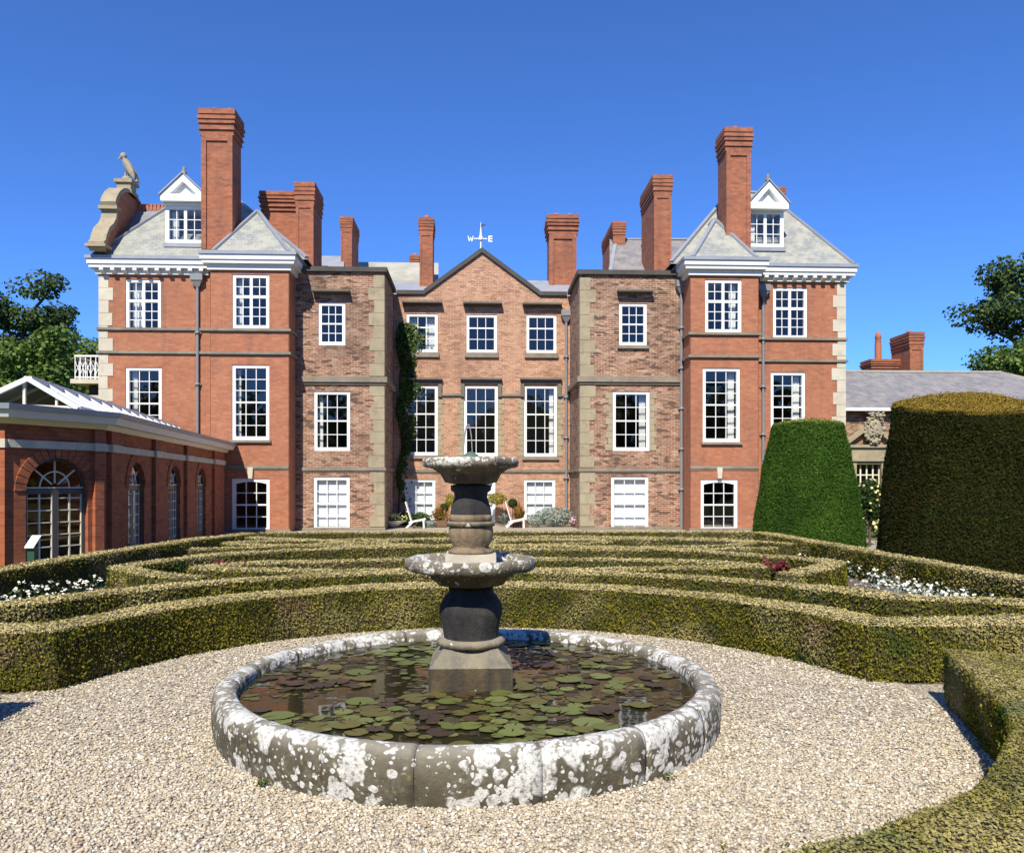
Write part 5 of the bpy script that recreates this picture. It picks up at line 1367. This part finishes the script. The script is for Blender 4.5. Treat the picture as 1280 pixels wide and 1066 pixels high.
# ------------------------------------------------------------------ clipped yews
def yew(name, cx, cy, prof_, dens, leaf, mat, label, squash=1.0, shear=0.0, tilt=0.0):
    n = 72; V = np.zeros((len(prof_), n, 3))
    for i, (r_, z) in enumerate(prof_):
        for k in range(n):
            a = 2 * math.pi * k / n
            d = Vector((math.cos(a), math.sin(a), 0))
            w_ = mnoise.noise(Vector((d.x * r_ * 1.3 + cx, d.y * r_ * 1.3, z * 1.3))) * .075 + mnoise.noise(Vector((d.x * r_ * 4 + cx, d.y * r_ * 4, z * 4))) * .035
            V[i, k] = (cx + shear * z + d.x * (r_ + w_), cy + d.y * (r_ + w_) * squash, z + (w_ * .6 if i > len(prof_) - 5 else 0) + tilt * (d.y + .25 * d.x) * r_ * max(0, min(1, (z - 2.0) / 1.2)))
    fs = [(i * n + k, i * n + (k + 1) % n, (i + 1) * n + (k + 1) % n, (i + 1) * n + k) for i in range(len(prof_) - 1) for k in range(n)]
    cen = np.array([cx, cy, prof_[-1][1] * .5]); inner = cen + (V - cen) * .955
    m = MB(); m.add([tuple(p) for p in inner.reshape(-1, 3)], fs, True); root = m.build(name, 'yew_core')
    quads = V.reshape(-1, 3)[np.array(fs)]
    tr = np.concatenate([quads[:, [0, 1, 2]], quads[:, [0, 2, 3]]])
    Pt, Nn = surf_points(tr, dens); flip = ((Pt - cen) * Nn).sum(1) < 0; Nn[flip] *= -1
    top_mix = np.clip((Nn[:, 2] - .40) * 3.0, 0, 1) * rng.uniform(.6, 1, len(Pt))  # up-facing leaves take the paler top colours
    ln = leaf * rng.uniform(.6, 1.5, len(Pt)); Pt = Pt + Nn * (rng.uniform(-.05, .012, len(Pt)) + .05 * (rng.random(len(Pt)) > .985))[:, None]
    tag(link(bpy.data.objects.new('leaves', quads_mesh('leaves', leaf_quads(Pt, Nn, ln, ln * .38, .85), 4, mat, top_mix)), root), kind='stuff')
    tag(root, label, 'yew')
def cpos(px, d): 
    u = (px - 640) / FPX; return (d * (u * CY + SY), d * (CY - u * SY))
x, y = cpos(1009, 20.6)
yew('clipped_yew', x, y, [(1.40, 0), (1.36, .4), (1.30, .9), (1.20, 1.5), (1.09, 2.1), (.99, 2.6), (.93, 2.95), (.885, 3.19), (.85, 3.25), (.7, 3.285), (.4, 3.31), (.2, 3.32), (.01, 3.325)], 7500, .045, 'yew_green', 'bright green clipped yew cone beside the house corner')
x, y = cpos(1190, 15.6)
yew('clipped_yew', x, y, [(1.38, 0), (1.38, .5), (1.36, 1.2), (1.32, 2.0), (1.30, 2.6), (1.28, 2.95), (1.26, 3.20), (1.22, 3.26), (1.10, 3.29), (.8, 3.36), (.45, 3.42), (.2, 3.45), (.01, 3.46)], 8000, .043, 'yew_dark', 'huge dark clipped yew drum with a sloping golden brown top', shear=.075, tilt=.20)

# ------------------------------------------------------------------ trees
def tree(name, x, y, ht, spread, label, mat='tree_leaf', n_leaf=15000, leaf=.34, lean=0, seed=1, clear=.25, dens_r=1.0):
    rr = random.Random(seed); g = np.random.default_rng(seed)
    root = thing(name, (x, y, 0), label, 'tree', 'trees beyond the house')
    m = MB(); tips = []
    top = Vector((x + lean, y, ht * .8))
    trunk = [Vector((x, y, -.2)).lerp(top, t_) + Vector((rr.uniform(-.3, .3) * t_, rr.uniform(-.3, .3) * t_, 0)) for t_ in (0, .2, .4, .6, .8, 1)]
    tr_ = ht * .028
    m.tube(trunk, [tr_ * 1.3, tr_, tr_ * .8, tr_ * .6, tr_ * .4, tr_ * .15], 9)
    for k in range(22):
        t_ = clear + (1 - clear) * (k + rr.random()) / 22
        i = min(4, int(t_ * 5)); b = trunk[i].lerp(trunk[i + 1], t_ * 5 - i)
        a = k * 2.4 + rr.uniform(-.5, .5); ln = spread * (1.0 - .55 * t_ ** 2) * rr.uniform(.6, 1.05)
        e = b + Vector((math.cos(a) * ln, math.sin(a) * ln, ht * .22 * rr.uniform(.1, 1.0)))
        mid = b.lerp(e, .5) + Vector((0, 0, -.04 * ln))
        m.tube([b, mid, e], [tr_ * .4 * (1 - t_ * .6), tr_ * .22, .03], 6)
        tips += [e, mid.lerp(e, .5)]
        for _ in range(3):
            s_ = mid.lerp(e, rr.uniform(0, .9)); q = s_ + Vector((rr.uniform(-1, 1), rr.uniform(-1, 1), rr.uniform(-.1, .8))) * ln * .35
            m.tube([s_, q], [tr_ * .14, .02], 5); tips.append(q)
    tips.append(Vector((x + lean, y, ht * .92)))
    m.build('trunk', 'bark', root)
    C = np.array([tuple(t_) for t_ in tips]); nb = n_leaf // len(C)
    rad = spread * .24 * dens_r * g.uniform(.6, 1.25, len(C))
    P, N = [], []
    for c, r_ in zip(C, rad):
        # lumpy clump: leaves mostly near its shell
        d = g.normal(size=(nb, 3)); d /= np.linalg.norm(d, axis=1)[:, None]; rr_ = r_ * g.uniform(.35, 1.0, nb) ** .6
        P.append(c + d * rr_[:, None] * (1, 1, .62)); N.append(d * .6 + (0, 0, .6))
    P = np.concatenate(P); N = np.concatenate(N)
    ln = leaf * g.uniform(.6, 1.3, len(P))
    link(bpy.data.objects.new('crown', quads_mesh('crown', leaf_quads(P, N, ln, ln * .7, .6), 4, mat)), root)
def tpos(px, d): return cpos(px, d)
x, y = tpos(28, 70); tree('old_tree', x, y, 20.5, 6.5, 'tall open crowned tree at the far left edge', 'tree_leaf_dark', 15000, .36, seed=3, clear=.45, dens_r=.85)
for px, d, h, s, lab, mt, sd in ((-20, 62, 13.5, 5.5, 'broad dark tree low at the left edge', 'tree_leaf', 4), (45, 56, 12, 4.5, 'rounded leafy tree beside the conservatory roof', 'tree_leaf', 5), (85, 60, 12.2, 4.6, 'bushy tree left of the white balcony railing', 'tree_leaf', 6), (118, 75, 14.5, 4.5, 'pale tree peeping out behind the house corner', 'tree_leaf', 7)):
    x, y = tpos(px, d); tree('leafy_tree', x, y, h, s, lab, mt, 17000, .36, seed=sd, clear=.05, dens_r=1.25)
x, y = tpos(20, 44); tree('dark_shrub', x, y, 6.5, 3.2, 'dark evergreen shrub behind the conservatory ridge', 'tree_leaf_dark', 9000, .25, seed=8, clear=.02, dens_r=1.4)
x, y = tpos(100, 46); tree('dark_shrub', x, y, 6.8, 3.0, 'dark evergreen shrub below the white balcony railing', 'tree_leaf_dark', 9000, .25, seed=9, clear=.02, dens_r=1.4)
x, y = tpos(1306, 62); tree('old_tree', x, y, 22, 7.2, 'tall spreading tree at the right edge', 'tree_leaf_dark', 18000, .36, seed=12, clear=.45, dens_r=.9)
for px, d, h, s, lab, mt, sd in ((1252, 66, 13.0, 3.6, 'rounded tree over the slate roof of the wing', 'tree_leaf', 13), (1292, 58, 13.2, 5.0, 'leafy green tree low at the right edge', 'tree_leaf', 14), (1185, 95, 13.6, 3.2, 'small distant tree top over the wing roof', 'tree_leaf', 15)):
    x, y = tpos(px, d); tree('leafy_tree', x, y, h, s, lab, mt, 12000, .34, seed=sd, clear=.1, dens_r=1.2)

# ------------------------------------------------------------------ plants and seats before the house
def tuft(name, x, y, rx, ry, rz, z0, n, leaf, mat, label, cat='shrub', thin=.6, up=.6, extra=None, tilt=.7):
    P = rng.normal(size=(n, 3)); P /= np.linalg.norm(P, axis=1)[:, None]; N = P.copy()
    P = P * (rng.uniform(.3, 1, n) ** .5)[:, None] * (rx, ry, rz) + (x, y, z0 + rz); N[:, 2] += up
    P[:, 2] = np.maximum(P[:, 2], .03)
    ln = leaf * rng.uniform(.6, 1.4, n)
    o = link(bpy.data.objects.new(name, quads_mesh(name, leaf_quads(P, N, ln, ln * thin, tilt), 4, mat)))
    tag(o, label, cat); return o
def spiky(name, x, y, h, r_, n, mat, label):
    m = MB()
    for k in range(n):
        a = random.uniform(0, 6.28); t_ = random.uniform(.1, 1); e = Vector((x + r_ * t_ * math.cos(a), y + r_ * t_ * math.sin(a), h * random.uniform(.6, 1) * (1.1 - .4 * t_)))
        b = Vector((x + .05 * math.cos(a), y + .05 * math.sin(a), .15)); s_ = Vector((-math.sin(a), math.cos(a), 0)) * .035
        mid = b.lerp(e, .55) + Vector((0, 0, .06))
        m.add([b - s_ * .6, b + s_ * .6, mid + s_, mid - s_, e], [(0, 1, 2, 3), (3, 2, 4)])
    o = m.build(name, mat); return tag(o, label, 'plant')
YT = 32.2
def tx(px): return ax(px, YT)
# standards with ball heads
for px, py, lab in ((555, 635, 'ball topiary tree standing left of the fountain stem'), (641, 629, 'ball topiary tree standing right of the fountain stem')):
    x = tx(px); zc_ = az(px, py, YT); r0 = thing('ball_topiary', (x, YT, 0), lab, 'topiary', 'ball topiaries on the terrace')
    MB().tube([(x, YT, .1), (x, YT, zc_)], .022, 6).build('trunk', 'bark', r0)
    P = rng.normal(size=(1500, 3)); P /= np.linalg.norm(P, axis=1)[:, None]; N = P.copy(); P = P * (rng.uniform(.5, 1, 1500) ** .4 * .19)[:, None] + (x, YT, zc_)
    link(bpy.data.objects.new('crown', quads_mesh('crown', leaf_quads(P, N, np.full(1500, .05), np.full(1500, .035), .7), 4, 'dark_leaf')), r0)
    MB().lathe([(.0, .02), (.13, 0), (.17, .26), (.19, .28), (.15, .28), (.14, .2), (.0, .2)], 14, (x, YT, 0)).build('pot', 'terracotta', r0)
tuft('gold_shrub', tx(562), YT + .3, .22, .2, .28, .75, 500, .08, 'gold_leaf', 'golden leaved shrub left of the fountain urn')
tuft('gold_shrub', tx(621), YT + .3, .42, .3, .26, .85, 900, .08, 'gold_leaf', 'golden leaved shrub right of the fountain urn')
spiky('rust_plant', tx(549), YT - .1, 1.0, .42, 110, 'rust_leaf', 'rusty orange spiky plant in a low trough left of the fountain')
tuft('rust_shrub', tx(551), YT - .1, .42, .3, .34, .12, 500, .07, 'rust_leaf', 'loose rusty shrub at the foot of the left ball topiary')
spiky('rust_plant', tx(648), YT - .1, 1.05, .38, 130, 'rust_leaf', 'rusty orange spiky plant right of the fountain')
spiky('purple_grass', tx(630), YT - .2, .55, .45, 70, 'grey_leaf', 'thin greyish grass clump beside the white chair')
for px, lab in ((549, 'dark wooden trough under the left rusty plant'), (650, 'dark wooden trough under the right rusty plant')):
    x = tx(px); o = MB().box(x - .32, x + .32, YT - .5, YT - .42, .02, .26).box(x - .32, x + .32, YT + .1, YT + .18, .02, .26).box(x - .32, x - .26, YT - .42, YT + .1, .02, .26).box(x + .26, x + .32, YT - .42, YT + .1, .02, .26).box(x - .26, x + .26, YT - .42, YT + .1, .02, .2).build('trough', 'wicker'); tag(o, lab, 'planter', 'wooden troughs')
tuft('silver_shrub', tx(693), YT - .3, .85, .5, .40, .0, 2600, .11, 'grey_leaf', 'wide silver leaved shrub spreading before the right corner', thin=.35)
tuft('silver_shrub', tx(668), YT - .5, .36, .3, .26, .0, 700, .10, 'grey_leaf', 'small silver leaved shrub under the right shuttered window', thin=.35)
tuft('pink_flowers', tx(716), YT - .9, .24, .2, .20, .10, 160, .08, 'petal_pink', 'pale pink flowers in front of the silver shrub', 'flowers')
tuft('green_shrub', tx(509), YT, .36, .3, .30, .0, 700, .10, 'dark_leaf', 'low green shrub behind the white chair in the shade')
tuft('green_shrub', tx(526), YT, .38, .3, .30, .0, 800, .10, 'ivy_leaf', 'low green shrub under the half shaded window')
tuft('pale_plant', tx(538), YT - .5, .28, .2, .14, .0, 300, .09, 'grey_leaf', 'pale low plant between chair and trough')
# white bowl with flowers
x = tx(492.5); bw = thing('flower_bowl', (x, YT - .6, 0), 'wide white bowl planted with yellow and white flowers in the shade', 'planter')
MB().lathe([(.12, 0), (.2, .06), (.52, .24), (.56, .27), (.52, .27), (.3, .2), (.0, .2)], 24, (x, YT - .6, 0)).build('bowl', 'white', bw)
P = rng.normal(size=(260, 3)) * (.22, .15, .08) + (x, YT - .6, .40)
link(bpy.data.objects.new('flowers', quads_mesh('flowers', leaf_quads(P, np.tile((0, -.5, .8), (260, 1)), np.full(260, .08), np.full(260, .07), .6), 4, 'petal_yellow')), bw)
P = rng.normal(size=(300, 3)) * (.24, .16, .07) + (x, YT - .6, .34)
link(bpy.data.objects.new('leaves', quads_mesh('leaves', leaf_quads(P, np.tile((0, -.5, .8), (300, 1)), np.full(300, .09), np.full(300, .05), .7), 4, 'dark_leaf')), bw)
# white slatted chairs seen from the side
def chair(px, flip, lab):
    x = tx(px); c = thing('garden_chair', (x, YT - .9, 0), lab, 'chair', 'white wooden garden chairs'); s = flip
    for k in range(5):
        y = YT - 1.15 + .11 * k
        m = MB(); m.bar((x - s * .05, y, .22), (x - s * .32, y, 1.02), .085, .03, up=(0, 1, 0)) if False else m.bar((x - s * .02, y, .20), (x - s * .26, y, 1.02), .085, .03); m.build('back_slat', 'white', c)
    for k in range(5):
        xx = x + s * (.02 + .1 * k); MB().bar((xx, YT - 1.2, .26 + .02 * k), (xx, YT - .66, .26 + .02 * k), .085, .03).build('seat_slat', 'white', c)
    for y in (YT - 1.22, YT - .64):
        MB().bar((x - s * .22, y, .02), (x + s * .05, y, .26), .06).build('leg', 'white', c); MB().bar((x + s * .46, y, .0), (x + s * .44, y, .36), .06).build('leg', 'white', c)
        MB().bar((x - s * .12, y, .22), (x + s * .5, y, .34), .05).build('seat_rail', 'white', c)
chair(518, 1, 'white slatted garden chair at the edge of the shade'); chair(638.5, 1, 'white slatted garden chair right of the fountain stem')
# ivy climbing the shaded corner of the centre
n = 6500
zz = rng.uniform(0, 1, n) ** .38; z = .1 + zz * 8.2
wdt = .30 + .55 * np.exp(-((z - 7.6) / .7) ** 2) + .42 * np.exp(-((z - 5.6) / .5) ** 2) + .25 * np.exp(-((z - 4.2) / .5) ** 2) + .1
x = oL1 + .25 + np.abs(rng.normal(0, .42, n)) * wdt + .12 * np.sin(z * 2.3)
P = np.stack([x, CEN - .03 - np.abs(rng.normal(0, .09, n)), z], 1)
ivm = link(bpy.data.objects.new('ivy', quads_mesh('ivy', leaf_quads(P, np.tile((.1, -1, .35), (n, 1)), rng.uniform(.07, .15, n), rng.uniform(.06, .11, n), .45), 4, 'ivy_leaf')))
tag(ivm, 'green ivy climbing the shaded inner corner of the centre front', 'ivy')
MB().tube([(oL1 + .2, CEN - .05, 0), (oL1 + .35, CEN - .05, 3), (oL1 + .25, CEN - .05, 6), (oL1 + .5, CEN - .05, 8)], [.05, .04, .03, .01], 6).build('stem', 'bark', ivm)
# standard rose between the yews
x, y = cpos(1087, 21.9); rs = thing('standard_rose', (x, y, 0), 'standard rose tree with pale blooms between the two yews', 'rose')
MB().tube([(x, y, 0), (x + .02, y, 1.0)], .035, 7).build('trunk', 'bark', rs)
P = rng.normal(size=(2600, 3)); P /= np.linalg.norm(P, axis=1)[:, None]; N = P.copy(); P = P * (rng.uniform(.25, 1, 2600) ** .5)[:, None] * (.36, .36, .62) + (x, y, 1.25)
link(bpy.data.objects.new('crown', quads_mesh('crown', leaf_quads(P, N, np.full(2600, .085), np.full(2600, .055), .7), 4, 'dark_leaf')), rs)
P = rng.normal(size=(40, 3)); P /= np.linalg.norm(P, axis=1)[:, None]; P = np.repeat(P * (.38, .38, .6) + (x, y, 1.25), 3, 0)
tag(link(bpy.data.objects.new('blooms', quads_mesh('blooms', leaf_quads(P, np.tile((0, -1, .5), (120, 1)), np.full(120, .08), np.full(120, .08), .6), 4, 'petal_yellow')), rs), kind='stuff')
x, y = cpos(1088, 26); P = rng.normal(size=(1500, 3)) * (.9, .4, .2) + (x, y, .45); P[:, 2] = np.abs(P[:, 2])
o = link(bpy.data.objects.new('rose_bed', quads_mesh('rose_bed', leaf_quads(P, np.tile((0, -.4, .8), (1500, 1)), np.full(1500, .10), np.full(1500, .07), .7), 4, 'dark_leaf'))); tag(o, 'low rose bed with yellow blooms behind the standard rose', 'flower bed')
P = rng.normal(size=(60, 3)) * (.8, .2, .2) + (x, y - .45, .62); P = np.repeat(P, 3, 0)
tag(link(bpy.data.objects.new('blooms', quads_mesh('blooms', leaf_quads(P, np.tile((0, -1, .5), (180, 1)), np.full(180, .12), np.full(180, .12), .6), 4, 'petal_yellow')), o), kind='stuff')
for a_, lab in ((2, 'tiny green weed at the foot of the rim on the right'), (-52, 'tiny green weed at the foot of the rim near the front'), (-128, 'tiny green weed at the foot of the rim on the left')):
    tuft('weed', PX + 1.86 * math.cos(R(a_)), PY + 1.86 * math.sin(R(a_)), .035, .035, .018, .012, 40, .02, 'ivy_leaf', lab, 'weed')
# a few fallen leaves and weeds on the gravel
for px, py in ((1158, 960), (100, 1058)):
    g_ = gnd(px, py); o = MB().add([(g_.x - .02, g_.y, .02), (g_.x, g_.y - .012, .022), (g_.x + .022, g_.y, .026), (g_.x + .004, g_.y + .014, .022)], [(0, 1, 2, 3)]).build('fallen_leaf', 'terracotta')
    tag(o, 'small reddish leaf lying on the gravel ' + ('near the right hedge' if px > 600 else 'in the near left corner'), 'leaf')

# ------------------------------------------------------------------ woodland behind the viewer (mirrored in the panes; sides added to cut sky light)
P, N = [], []
for k in range(150):
    a = R(165 + 212 * (k + .5) / 150); rr_ = 58 + random.uniform(-5, 9); h = random.uniform(11, 17)
    if abs(math.degrees(a) - 270) < 3: h *= .8
    c = np.array([rr_ * math.cos(a), rr_ * math.sin(a) + 6, h * .5]); nb = 420
    d = rng.normal(size=(nb, 3)); d /= np.linalg.norm(d, axis=1)[:, None]
    P.append(c + d * (rng.uniform(.5, 1, nb) ** .5)[:, None] * (3.4, 3.4, h * .52)); N.append(d)
P = np.concatenate(P); N = np.concatenate(N); P[:, 2] = np.maximum(P[:, 2], .1)
wd_ = link(bpy.data.objects.new('woodland', quads_mesh('woodland', leaf_quads(P, N, rng.uniform(.8, 1.5, len(P)), rng.uniform(.6, 1.1, len(P)), .6), 4, 'tree_leaf')))
tag(wd_, 'belt of woodland trees, sides added to cut sky light', 'woodland', kind='stuff')
